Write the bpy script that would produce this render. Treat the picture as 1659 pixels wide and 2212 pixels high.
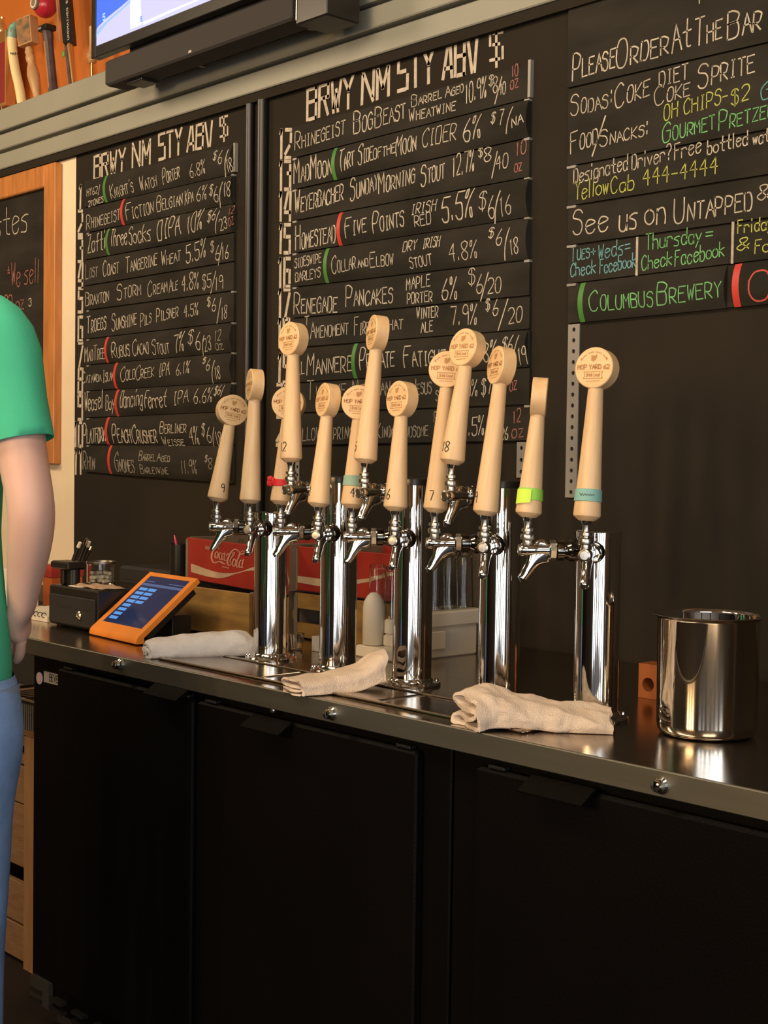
import bpy, math, random
from mathutils import Vector, Matrix, noise
random.seed(7)
for o in list(bpy.data.objects): bpy.data.objects.remove(o)
S = bpy.context.scene; C = S.collection
pi = math.pi

# ---------------------------------------------------------------- camera
F, CU, CV, CAMH = 3000.0, 829.5, 1106.0, 1.37
dl = Vector((-1940-CU, 959-CV, F)).normalized()          # direction of the bar, (right, down, forward)
d3 = Vector((-.014, 1, 0)); d3.z = -(dl.x*d3.x+dl.y*d3.y)/dl.z; d3.normalize()
cc = lambda v: Vector((v.x, -v.y, -v.z))
Xc, Zc = cc(-dl), cc(-d3); Yc = Zc.cross(Xc)
C2W = Matrix((Xc, Yc, Zc))
CAM = Vector((0, 0, CAMH))
cd = bpy.data.cameras.new('camera'); cam = bpy.data.objects.new('camera', cd); C.objects.link(cam)
cam.matrix_world = Matrix.Translation(CAM) @ C2W.to_4x4()
cd.sensor_fit = 'VERTICAL'; cd.sensor_height = 36; cd.sensor_width = 27; cd.lens = 36*F/2212
cd.clip_start = .05
S.camera = cam
def ray(u, v): return C2W @ Vector(((u-CU)/F, -(v-CV)/F, -1))
def onY(u, v, y): r = ray(u, v); return CAM+r*(y/r.y)
def onX(u, v, x): r = ray(u, v); return CAM+r*(x/r.x)
def onZ(u, v, z): r = ray(u, v); return CAM+r*((z-CAMH)/r.z)
def atD(u, v, d): return CAM+ray(u, v)*d
def hit(u, v, p, n): r = ray(u, v); return CAM+r*((p-CAM).dot(n)/r.dot(n))
def depth(p): return -(C2W.transposed() @ (p-CAM)).z
RIGHT = Vector((C2W[0][0], C2W[1][0], 0)).normalized()

# ---------------------------------------------------------------- light
S.view_settings.view_transform = 'Standard'; S.view_settings.look = 'None'
S.view_settings.exposure = 0.14; S.view_settings.gamma = 1; S.view_settings.use_curve_mapping = False
w = bpy.data.worlds.new('world'); S.world = w; w.use_nodes = True
w.node_tree.nodes['Background'].inputs[0].default_value = (.75, .85, 1, 1)
w.node_tree.nodes['Background'].inputs[1].default_value = .6
def area(name, loc, tgt, sx, sy, power, col):
    l = bpy.data.lights.new(name, 'AREA'); l.shape = 'RECTANGLE'; l.size = sx; l.size_y = sy
    l.energy = power; l.color = col
    o = bpy.data.objects.new(name, l); C.objects.link(o); o.location = loc
    o.rotation_euler = (Vector(tgt)-Vector(loc)).to_track_quat('-Z', 'Y').to_euler()
    return o
DAY = (.93, .97, 1.0); WARM = (1, .66, .34)
for y, w_, p in ((-3.35, .9, 30), (-1.95, .95, 46), (-.55, .8, 34)):
    area('daylight_right_window', (4.36, y, 1.36), (0, y, 1.36), w_, 2.5, p, DAY)
for x, w_, p in ((.9, .6, 17), (2.15, .9, 34), (3.55, .9, 34)):
    area('daylight_front_window', (x, -4.36, 1.36), (x, 0, 1.36), w_, 2.5, p, DAY)
for x in (-2.0, -1.55, -1.1):
    area('warm_wall_lamp', (x, -2.6, 1.95), (x-.2, 1.6, 1.2), .14, .75, 27, WARM)
area('ceiling_lamp', (-2.2, .3, 2.95), (-2.7, 2.3, 1.7), 1.5, .5, 30, (1, .8, .56))
area('ceiling_lamp', (-4.5, .5, 2.95), (-4.6, 2.4, 2.2), .9, .5, 30, (1, .76, .5))
area('ceiling_lamp', (.3, .2, 2.95), (-.8, 2.4, 1.5), 1.2, .5, 20, (1, .8, .56))

# ---------------------------------------------------------------- materials
def mat(name, col, rough=.5, metal=0, var=0, scale=8, bump=0, bscale=60, stretch=(1, 1, 1), emit=None, es=1, spec=None, trans=0, ior=1.45, col2=None, aniso=0):
    m = bpy.data.materials.new(name); m.use_nodes = True
    nt = m.node_tree; b = nt.nodes['Principled BSDF']
    b.inputs['Base Color'].default_value = (*col, 1); b.inputs['Roughness'].default_value = rough
    b.inputs['Metallic'].default_value = metal
    if spec is not None: b.inputs['Specular IOR Level'].default_value = spec
    if trans: b.inputs['Transmission Weight'].default_value = trans; b.inputs['IOR'].default_value = ior
    if aniso: b.inputs['Anisotropic'].default_value = aniso
    if emit: b.inputs['Emission Color'].default_value = (*emit, 1); b.inputs['Emission Strength'].default_value = es
    if var or bump or col2:
        tc = nt.nodes.new('ShaderNodeTexCoord'); mp = nt.nodes.new('ShaderNodeMapping')
        mp.inputs['Scale'].default_value = stretch
        nt.links.new(tc.outputs['Object'], mp.inputs['Vector'])
    if var or col2:
        n = nt.nodes.new('ShaderNodeTexNoise'); n.inputs['Scale'].default_value = scale; n.inputs['Detail'].default_value = 5
        r = nt.nodes.new('ShaderNodeValToRGB'); c2 = col2 or tuple(c*(1-var) for c in col); c1 = col if col2 else tuple(min(1, c*(1+var)) for c in col)
        r.color_ramp.elements[0].position = .35; r.color_ramp.elements[1].position = .68
        r.color_ramp.elements[0].color = (*c2, 1); r.color_ramp.elements[1].color = (*c1, 1)
        nt.links.new(mp.outputs[0], n.inputs['Vector']); nt.links.new(n.outputs[0], r.inputs[0]); nt.links.new(r.outputs[0], b.inputs['Base Color'])
    if bump:
        n2 = nt.nodes.new('ShaderNodeTexNoise'); n2.inputs['Scale'].default_value = bscale; n2.inputs['Detail'].default_value = 4
        bp = nt.nodes.new('ShaderNodeBump'); bp.inputs['Strength'].default_value = bump; bp.inputs['Distance'].default_value = .004
        nt.links.new(mp.outputs[0], n2.inputs['Vector']); nt.links.new(n2.outputs[0], bp.inputs['Height']); nt.links.new(bp.outputs[0], b.inputs['Normal'])
    return m
M = {}
M['chalkwall'] = mat('chalkboard_paint', (.0265, .0215, .0155), .9, var=.12, scale=3, bump=.1, bscale=90, spec=.08)
M['slat'] = mat('chalk_slat', (.028, .0245, .019), .8, var=.28, scale=4, stretch=(1, 1, 3), spec=.12)
M['trim'] = mat('grey_green_paint', (.29, .285, .23), .5, var=.06, scale=3)
M['cream'] = mat('cream_paint', (.82, .67, .46), .7, var=.04)
M['orange'] = mat('orange_paint', (.52, .145, .02), .6, var=.06, scale=4)
M['framewood'] = mat('orange_stained_wood', (.50, .19, .05), .4, var=.2, scale=6, stretch=(6, 6, .8))
M['black'] = mat('black_plastic', (.012, .011, .010), .35, var=.2)
M['blackmatt'] = mat('matt_black', (.016, .014, .012), .7)
M['cooler'] = mat('black_vinyl_steel', (.0028, .0022, .0017), .5, var=.15, scale=3, bump=.15, bscale=220, spec=.07)
M['steel'] = mat('brushed_steel', (.40, .335, .265), .19, 1, var=.08, scale=5, stretch=(.4, 8, 8), bump=.015, bscale=120)
M['lipsteel'] = mat('satin_edge_steel', (.215, .21, .175), .5, 1, var=.08, scale=5, stretch=(.4, 8, 8))
M['chrome'] = mat('polished_steel', (.72, .70, .66), .07, 1)
M['nickel'] = mat('satin_nickel', (.50, .47, .42), .28, 1)
M['mirror'] = mat('mirror_steel', (.74, .71, .66), .03, 1)
M['darkchrome'] = mat('dark_chrome', (.16, .15, .14), .10, 1)
M['capsteel'] = mat('black_tower_cap', (.05, .045, .04), .3, .6)
M['maple'] = mat('maple_wood', (.80, .56, .32), .42, var=0, scale=9, stretch=(7, 7, .8), col2=(.66, .44, .235), bump=.04, bscale=90)
M['maple2'] = mat('maple_end_grain', (.80, .55, .29), .42, scale=10, stretch=(1, 6, 6), col2=(.72, .47, .235))
M['burn'] = mat('burnt_engraving', (.46, .235, .09), .7)
M['ink'] = mat('black_ink', (.02, .015, .012), .6)
M['chalk'] = mat('white_chalk', (.60, .53, .42), .9, scale=55, col2=(.36, .31, .24))
M['chalkdim'] = mat('faded_white_chalk', (.38, .335, .27), .9, scale=60, col2=(.18, .16, .13))
M['chalkbold'] = mat('stencil_chalk', (.60, .52, .41), .9, scale=45, col2=(.42, .36, .28))
M['chalkred'] = mat('pink_chalk', (.42, .16, .13), .9, scale=60, col2=(.22, .09, .075))
M['chalkgreen'] = mat('green_chalk', (.19, .52, .19), .9, scale=60, col2=(.12, .34, .12))
M['chalkyellow'] = mat('yellow_chalk', (.50, .52, .11), .9, scale=60, col2=(.34, .36, .08))
M['chalkcyan'] = mat('blue_chalk', (.16, .38, .40), .9, scale=60, col2=(.11, .27, .29))
M['chalkredbright'] = mat('red_chalk', (.66, .10, .06), .9, scale=60, col2=(.45, .07, .05))
M['green'] = mat('green_strip', (.06, .22, .035), .5)
M['red'] = mat('red_strip', (.56, .045, .03), .5)
M['galv'] = mat('painted_grey_steel', (.30, .28, .25), .45, .2, var=.1)
M['towel'] = mat('white_terry_cloth', (.74, .68, .64), 1, var=.05, scale=20, bump=.7, bscale=480, spec=.05)
M['towelwarm'] = mat('cream_terry_cloth', (.74, .60, .48), 1, var=.05, scale=20, bump=.7, bscale=480, spec=.05)
M['tabletorange'] = mat('orange_case', (.86, .27, .035), .45)
M['cokered'] = mat('crate_red_paint', (.40, .028, .014), .5, scale=7, col2=(.30, .02, .012), bump=.12, bscale=40)
M['cokecream'] = mat('crate_cream_print', (.62, .44, .28), .6, scale=20, col2=(.50, .33, .20))
M['cokepink'] = mat('crate_script_print', (.60, .28, .18), .6)
M['tan'] = mat('yellowed_crate_wood', (.40, .22, .05), .6, scale=9, stretch=(1, 2, 4), col2=(.25, .13, .035), bump=.2, bscale=30)
M['agedwood'] = mat('aged_grey_wood', (.20, .15, .10), .8, var=.3, scale=12)
M['pallet'] = mat('rough_pine', (.20, .11, .05), .8, scale=7, stretch=(2, 2, 9), col2=(.16, .08, .03), bump=.3, bscale=30)
M['postwood'] = mat('pine_post', (.26, .14, .055), .8, scale=7, stretch=(7, 7, 1), col2=(.22, .11, .04), bump=.2, bscale=30)
M['whiteplastic'] = mat('white_plastic', (.86, .78, .64), .4)
M['glass'] = mat('clear_glass', (.93, .95, .94), .02, trans=1, ior=1.45)
M['shirt'] = mat('green_cotton', (.060, .50, .30), .9, var=.06, scale=9, bump=.12, bscale=250)
M['skin'] = mat('skin', (.74, .48, .40), .5, scale=6, col2=(.68, .40, .32), bump=.05, bscale=60)
M['denim'] = mat('blue_denim', (.20, .34, .64), .85, var=.15, scale=14, bump=.2, bscale=300)
M['hair'] = mat('brown_hair', (.08, .045, .02), .7, bump=.5, bscale=120)
M['shoe'] = mat('dark_shoe', (.03, .025, .02), .5)
M['floor'] = mat('worn_floor', (.018, .012, .009), .85, var=.3, scale=2, spec=.2)
M['ceiling'] = mat('ceiling_paint', (.16, .13, .10), .8)
M['roomwall'] = mat('room_paint', (.085, .056, .034), .8, var=.1)
M['tanwall'] = mat('tan_paint', (.26, .17, .085), .8, var=.1)
M['windowglow'] = mat('window_frame_white', (.6, .58, .55), .5)
M['yellowpaper'] = mat('neon_paper', (.62, .88, .08), .6)
M['limepaper'] = mat('lime_paper', (.30, .66, .08), .6)
M['tealband'] = mat('teal_tape', (.22, .46, .42), .6)
M['sageband'] = mat('sage_tape', (.27, .42, .32), .6)
M['redcloth'] = mat('red_ribbon', (.62, .015, .02), .6)
M['orangeplastic'] = mat('orange_bracket', (.40, .12, .03), .5)
M['paper'] = mat('paper', (.72, .64, .52), .8)
M['kraft'] = mat('kraft_paper', (.40, .27, .17), .8)
M['ballred'] = mat('glossy_red', (.42, .02, .035), .25)
M['ivory'] = mat('ivory_gloss', (.80, .68, .36), .25)
M['teal'] = mat('teal_print', (.18, .36, .28), .4)
M['turned'] = mat('turned_wood', (.56, .34, .17), .3, scale=8, stretch=(5, 5, 1), col2=(.45, .25, .11))
M['darkwood'] = mat('dark_carved_wood', (.07, .045, .05), .5, var=.3, scale=20)
M['copper'] = mat('copper_glass', (.75, .38, .14), .15, .7)
M['olive'] = mat('olive_print', (.42, .38, .10), .4)
M['darkred'] = mat('dark_red_print', (.25, .03, .03), .4)
M['sticker'] = mat('sticker_green', (.10, .30, .04), .5)
M['brass'] = mat('brass', (.85, .60, .25), .2, 1)

# ---------------------------------------------------------------- mesh helpers
class MB:
    def __init__(s): s.v = []; s.f = []
    def add(s, vs, fs):
        n = len(s.v); s.v += [Vector(v) for v in vs]; s.f += [tuple(i+n for i in f) for f in fs]; return s
    def box(s, a, b, mtx=None, bev=0):
        (x0, y0, z0), (x1, y1, z1) = a, b
        if bev:
            e = bev; vs = []; 
            for z, k in ((z0, e), (z0+e, 0), (z1-e, 0), (z1, e)):
                xa, xb, ya, yb = x0+k, x1-k, y0+k, y1-k
                q = e*.6
                vs += [(xa+q, ya, z), (xb-q, ya, z), (xb, ya+q, z), (xb, yb-q, z), (xb-q, yb, z), (xa+q, yb, z), (xa, yb-q, z), (xa, ya+q, z)]
            fs = [tuple(range(7, -1, -1)), tuple(range(24, 32))]
            for L in range(3):
                for i in range(8): j = (i+1) % 8; fs.append((L*8+i, L*8+j, L*8+8+j, L*8+8+i))
        else:
            vs = [(x0, y0, z0), (x1, y0, z0), (x1, y1, z0), (x0, y1, z0), (x0, y0, z1), (x1, y0, z1), (x1, y1, z1), (x0, y1, z1)]
            fs = [(3, 2, 1, 0), (4, 5, 6, 7), (0, 1, 5, 4), (1, 2, 6, 5), (2, 3, 7, 6), (3, 0, 4, 7)]
        if mtx: vs = [mtx @ Vector(v) for v in vs]
        return s.add(vs, fs)
    def lathe(s, prof, n=32, mtx=None, cap=True):
        vs = []; fs = []
        for r, z in prof:
            for i in range(n): a = 2*pi*i/n; vs.append((r*math.cos(a), r*math.sin(a), z))
        for k in range(len(prof)-1):
            for i in range(n): j = (i+1) % n; fs.append((k*n+i, k*n+j, k*n+n+j, k*n+n+i))
        if cap:
            if prof[0][0] > 1e-6: fs.append(tuple(range(n-1, -1, -1)))
            if prof[-1][0] > 1e-6: fs.append(tuple(range((len(prof)-1)*n, len(prof)*n)))
        if mtx: vs = [mtx @ Vector(v) for v in vs]
        return s.add(vs, fs)
    def tube(s, pts, rad, n=12, cap=True, flat=None):
        pts = [Vector(p) for p in pts]
        if not isinstance(rad, list): rad = [rad]*len(pts)
        up = Vector((0, 0, 1)); vs = []; fs = []; prev = None
        for k, p in enumerate(pts):
            t = (pts[min(k+1, len(pts)-1)]-pts[max(k-1, 0)]).normalized()
            if prev is None:
                a = t.cross(up if abs(t.z) < .9 else Vector((1, 0, 0))).normalized()
            else: a = (prev-t*prev.dot(t)).normalized()
            prev = a; b = t.cross(a)
            r = rad[k]; ra, rb = r if isinstance(r, (tuple, list)) else (r, r)
            for i in range(n): q = 2*pi*i/n; vs.append(p+a*ra*math.cos(q)+b*rb*math.sin(q))
        for k in range(len(pts)-1):
            for i in range(n): j = (i+1) % n; fs.append((k*n+i, k*n+j, k*n+n+j, k*n+n+i))
        if cap: fs.append(tuple(range(n-1, -1, -1))); fs.append(tuple(range((len(pts)-1)*n, len(pts)*n)))
        return s.add(vs, fs)
    def sphere(s, c, r, n=20, m=12, sc=(1, 1, 1)):
        prof = [(max(1e-7, math.sin(pi*k/m))*r, -math.cos(pi*k/m)*r) for k in range(m+1)]
        mt = Matrix.Translation(c) @ Matrix.Diagonal((*sc, 1))
        return s.lathe(prof, n, mt, cap=False)
    def prism(s, poly, h0, h1, mtx=None):
        n = len(poly); vs = [(x, y, h0) for x, y in poly]+[(x, y, h1) for x, y in poly]
        fs = [tuple(range(n-1, -1, -1)), tuple(range(n, 2*n))]+[(i, (i+1) % n, n+(i+1) % n, n+i) for i in range(n)]
        if mtx: vs = [mtx @ Vector(v) for v in vs]
        return s.add(vs, fs)
def obj(name, mb, m, parent=None, smooth=.7, world=True, sub=0, kind=None):
    """one mesh object; vertices are given in world space and moved into the top parent's space"""
    me = bpy.data.meshes.new(name); vs = mb.v
    root = parent
    while root and root.parent: root = root.parent
    if root and world:
        inv = root.matrix_basis.inverted(); vs = [inv @ v for v in vs]
    me.from_pydata([tuple(v) for v in vs], [], mb.f); me.validate(); me.update()
    if smooth:
        me.polygons.foreach_set('use_smooth', [True]*len(me.polygons)); me.set_sharp_from_angle(angle=smooth)
    me.materials.append(m if not isinstance(m, str) else M[m])
    o = bpy.data.objects.new(name, me); C.objects.link(o)
    if parent: o.parent = parent
    if sub:
        md = o.modifiers.new('subdivision', 'SUBSURF'); md.levels = sub; md.render_levels = sub
    if kind: o['kind'] = kind
    return o
def thing(name, label, cat, loc=(0, 0, 0), group=None, rotz=0):
    o = bpy.data.objects.new(name, None); C.objects.link(o); o.empty_display_size = .05
    o.matrix_basis = Matrix.Translation(loc) @ Matrix.Rotation(rotz, 4, 'Z')
    o['label'] = label; o['category'] = cat
    if group: o['group'] = group
    return o
def tag(o, label, cat, group=None):
    o['label'] = label; o['category'] = cat
    if group: o['group'] = group
    return o
def struct(name, mb, m, parent=None, smooth=0):
    o = obj(name, mb, m, parent, smooth=smooth)
    if not parent: o['kind'] = 'structure'
    return o
def copy_tree(o, parent=None):
    c = o.copy(); C.objects.link(c)
    if parent: c.parent = parent
    for ch in list(o.children): copy_tree(ch, c)
    return c

# ---------------------------------------------------------------- hand lettering (stroke font, my own)
G = {}
for l in '''A 022952 1545
B 0209 ~092948473606 ~063645433202
C ~4839290704123243
D 0209 0919 0212 ~193947443212
E 49090242 0636
F 490902 0636
G ~4839290704123243 434626
H 0209 4942 0646
I 1939 2922 1232
J ~4944321203
K 0209 490542
L 090242
M 0209254942
N 02094249
O ~070412324447391907
P 0209 ~092948473505
Q ~070412324447391907 2442
R 0209 ~092948473505 1542
S ~483919073644321203
T 0949 2922
U ~090412324449
V 092249
W 0912273249
X 0942 4902
Y 092649 2622
Z 09490242
0 ~070412324447391907
1 182922
2 ~081939484602 0242
3 ~0819394726 ~264543321203
4 390545 3932
5 490906 ~06364543321203
6 ~391604123244351504
7 094922
8 ~29081644321204364829
9 ~4739190716364742
$ ~483919073644321203 2921
% ~0919170709 ~3444423234 4902
/ 0049
: 2627 2324
. 2223
- 0545
= 0646 0444
+ 2723 0545
& ~421719393704122245
' 2928
? ~081939472524 2322
* 2826 1736 3716
a ~461604123244 4642
b 0902 ~051636443202
c ~45361604123243
d 4942 ~461604123244
e ~0445361604123243
f ~49392822 0646
g ~461604123244 ~4641301001
h 0902 ~0516364442
i 2622 2829
j ~26213000 2829
k 0902 460542
l 2922
m 0602 ~05162622 ~25364642
n 0602 ~0516364442
o ~26050322434526
p 0600 ~051636443202
r 0602 ~05163645
s ~462605343202
t ~29233242 0646
u ~0603123244 4642
v 062246
w 0612263246
y 0623 4600
z 06460242'''.split('\n'):
    k, r = l.split(' ', 1); G[k] = r.split()
GS = {}
for l in '''B 0209 19494616 46424212
R 0209 19494616 2642
W 0912 1326 2732 3349
Y 0926 4926 2522
N 0208 0942 4349
M 0208 0924 2449 4842
S 4919 0906 1636 4542 3202
T 0949 2822
A 0229 3942 1444
V 0922 3249
$ 4919 0906 1636 4542 3202 2920
0 1939 0802 1232 4842
1 182922
2 0949 4846 3503 0242
3 0949 4842 2646 0232
4 2905 0444 4942
5 4909 0806 1646 4542 0232
6 4919 0902 1242 4346 2636
7 0949 4812
8 1939 0906 0502 4946 4542 1636 1232
9 1939 0906 1636 4942 0232'''.split('\n'):
    k, r = l.split(' ', 1); GS[k] = [q[i:i+4] for q in r.split() for i in range(0, len(q)-2, 2)]
def crom(p, n=4):
    out = []
    for i in range(len(p)-1):
        a = p[i-1] if i else (2*p[0]-p[1]); b = p[i]; c = p[i+1]; d = p[i+2] if i+2 < len(p) else (2*p[-1]-p[-2])
        for k in range(n):
            t = k/n; out.append(.5*((2*b)+(c-a)*t+(2*a-5*b+4*c-d)*t*t+(3*b-a-3*c+d)*t**3))
    out.append(p[-1]); return out
def strokes(txt, mode='sc', seed=0, font=None):
    """polylines in units of cap height: x runs from 0 to the total width, y from 0 to 1"""
    rnd = random.Random(seed+len(txt)*7); out = []; x = 0; fnt = font or G
    for ch in txt:
        if ch == ' ': x += .45; continue
        k = 1.0
        g = ch
        if mode == 'sc' and ch.islower(): g = ch.upper(); k = .68
        if g not in fnt: x += .5; continue
        wd = .60*k*(1 if g not in "I1'.:/-li" else .8)
        narrow = g in "'.:il"
        sl = rnd.uniform(-.03, .05); dy = rnd.uniform(-.03, .03) if fnt is G else 0; kk = k*(1+(rnd.uniform(-.06, .06) if fnt is G else 0))
        for st in fnt[g]:
            sm = st[0] == '~'; q = st[1:] if sm else st
            pts = [Vector((int(q[i]), (int(q[i+1])-2)/7)) for i in range(0, len(q)-1, 2)]
            if narrow: pts = [Vector((p.x*.6-.4, p.y)) for p in pts]
            if sm and len(pts) > 2: pts = crom(pts)
            pl = []
            for a, b in zip(pts, pts[1:]):
                m_ = max(1, int(abs(b.y-a.y)*kk/.2))
                for j in range(m_): pl.append(a.lerp(b, j/m_))
            pl.append(pts[-1])
            out.append([Vector((x+p.x/4.4*wd+sl*p.y, p.y*kk+dy)) for p in pl])
        x += (wd*.55 if narrow else wd)+.15*k
    return out, max(x-.12, .1)
def ribbon(mb, pl, wd, fn):
    """flat brush stroke along polyline pl (2-D), width wd, mapped by fn to 3-D"""
    n = len(pl)
    if n < 2: return
    vs = []
    for i, p in enumerate(pl):
        t = pl[min(i+1, n-1)]-pl[max(i-1, 0)]
        if t.length < 1e-9: t = Vector((1, 0))
        t.normalize(); nn = Vector((-t.y, t.x)); w_ = wd[i] if isinstance(wd, list) else wd
        e = t*(w_*.35*(-1 if i == 0 else 1 if i == n-1 else 0))
        vs += [fn(p+e+nn*w_/2), fn(p+e-nn*w_/2)]
    mb.add(vs, [(2*i, 2*i+1, 2*i+3, 2*i+2) for i in range(n-1)])

# ================================================================ THE ROOM
WY = 2.45                                    # board wall
b = MB().box((-6.5, -4.6, -.06), (4.6, 2.62, 0)); struct('floor', b, 'floor')
b = MB().box((-6.5, -4.6, 3.25), (4.6, 2.62, 3.33)); struct('ceiling', b, 'ceiling')
wb = struct('wall_back', MB().box((-4.222, WY, 0), (4.5, WY+.12, 2.5)), 'chalkwall')
struct('wall_back_left', MB().box((-6.4, WY, 0), (-4.2225, WY+.12, 2.5)), 'cream')
struct('wall_back_upper', MB().box((-6.4, 2.56, 2.5), (4.5, 2.62, 3.25)), 'orange')
struct('wall_left', MB().box((-6.5, -4.5, 0), (-6.4, 2.62, 3.25)), 'tanwall')
# front and right walls with window openings
def wall_holes(name, p0, dx, L, holes, m, th):
    """wall from p0 along dx for L, thickness vector th, holes (a,b,z0,z1)"""
    mb = MB(); cur = 0
    def seg(a, b_, z0, z1):
        A = Vector(p0)+Vector(dx)*a; B = Vector(p0)+Vector(dx)*b_+Vector(th)
        mb.box((min(A.x, B.x), min(A.y, B.y), z0), (max(A.x, B.x), max(A.y, B.y), z1))
    for a, b_, z0, z1 in holes:
        seg(cur, a, 0, 3.25); seg(a, b_, 0, z0); seg(a, b_, z1, 3.25); cur = b_
    seg(cur, L, 0, 3.25)
    return struct(name, mb, m)
wall_holes('wall_front', (-6.4, -4.5, 0), (1, 0, 0), 10.9, [(6.95, 7.65, .06, 2.68), (8.05, 9.05, .06, 2.68), (9.45, 10.45, .06, 2.68)], 'roomwall', (0, .1, 0))
wall_holes('wall_right', (4.5, -4.5, 0), (0, 1, 0), 7.0, [(.65, 1.65, .06, 2.68), (2.05, 3.05, .06, 2.68), (3.5, 4.4, .06, 2.68)], 'tanwall', (-.1, 0, 0))
def win(n, a, b_, z0, z1, axis):
    f = MB()
    t = .035
    def bb(u0, u1, w0, w1):
        if axis == 'y': f.box((4.405, u0, w0), (4.475, u1, w1))
        else: f.box((u0, -4.475, w0), (u1, -4.405, w1))
    bb(a, a+t, z0, z1); bb(b_-t, b_, z0, z1); bb(a, b_, z0, z0+t); bb(a, b_, z1-t, z1)
    o = struct('window_%d' % n, f, 'windowglow')
for i, (a, c) in enumerate(((-3.85, -2.85), (-2.45, -1.45), (-1.0, -.1))): win(i+1, a, c, .06, 2.68, 'y')
for i, (a, c) in enumerate(((.55, 1.25), (1.65, 2.65), (3.05, 4.05))): win(i+4, a, c, .06, 2.68, 'x')

# unseen slim posts, added to the room so bands reflect in the polished steel
for i, (x, y, w_) in enumerate(((.95, -1.9, .07), (2.2, -.9, .06), (-.45, -3.2, .08), (-2.6, -3.6, .08), (1.6, .9, .05))):
    struct('trim_%d' % (i+5), MB().box((x-w_, y-w_, 0), (x+w_, y+w_, 3.249)), 'tanwall' if i != 1 else 'roomwall')  # added reflection posts, only numbered on from the real trim

# boxed trim above the boards: three stepped boards with shadow grooves
def trim(n, z0, z1, y, x0=-6.4, x1=4.4):
    struct('trim_%d' % n, MB().box((x0, y, z0), (x1, 2.555, z1), bev=.003), 'trim')
trim(1, 2.418, 2.474, 2.425); trim(2, 2.482, 2.537, 2.412); trim(3, 2.545, 2.622, 2.40)
struct('trim_4', MB().box((-6.4, 2.432, 2.392), (4.4, 2.45, 2.416)), 'chalkwall')
# two painted pipes on the wall between the boards
for k, (u, r) in enumerate(((546, .013), (575, .016))):
    p = onY(u, 420, WY)
    o = obj('wall_pipe', MB().tube([(p.x, WY-r, .96), (p.x, WY-r, 2.39)], r, 14), 'black')
    tag(o, ['thin black painted pipe on wall, left of the pair between menus', 'thicker black painted pipe on wall, right of the pair between menus'][k], 'pipe')

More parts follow.
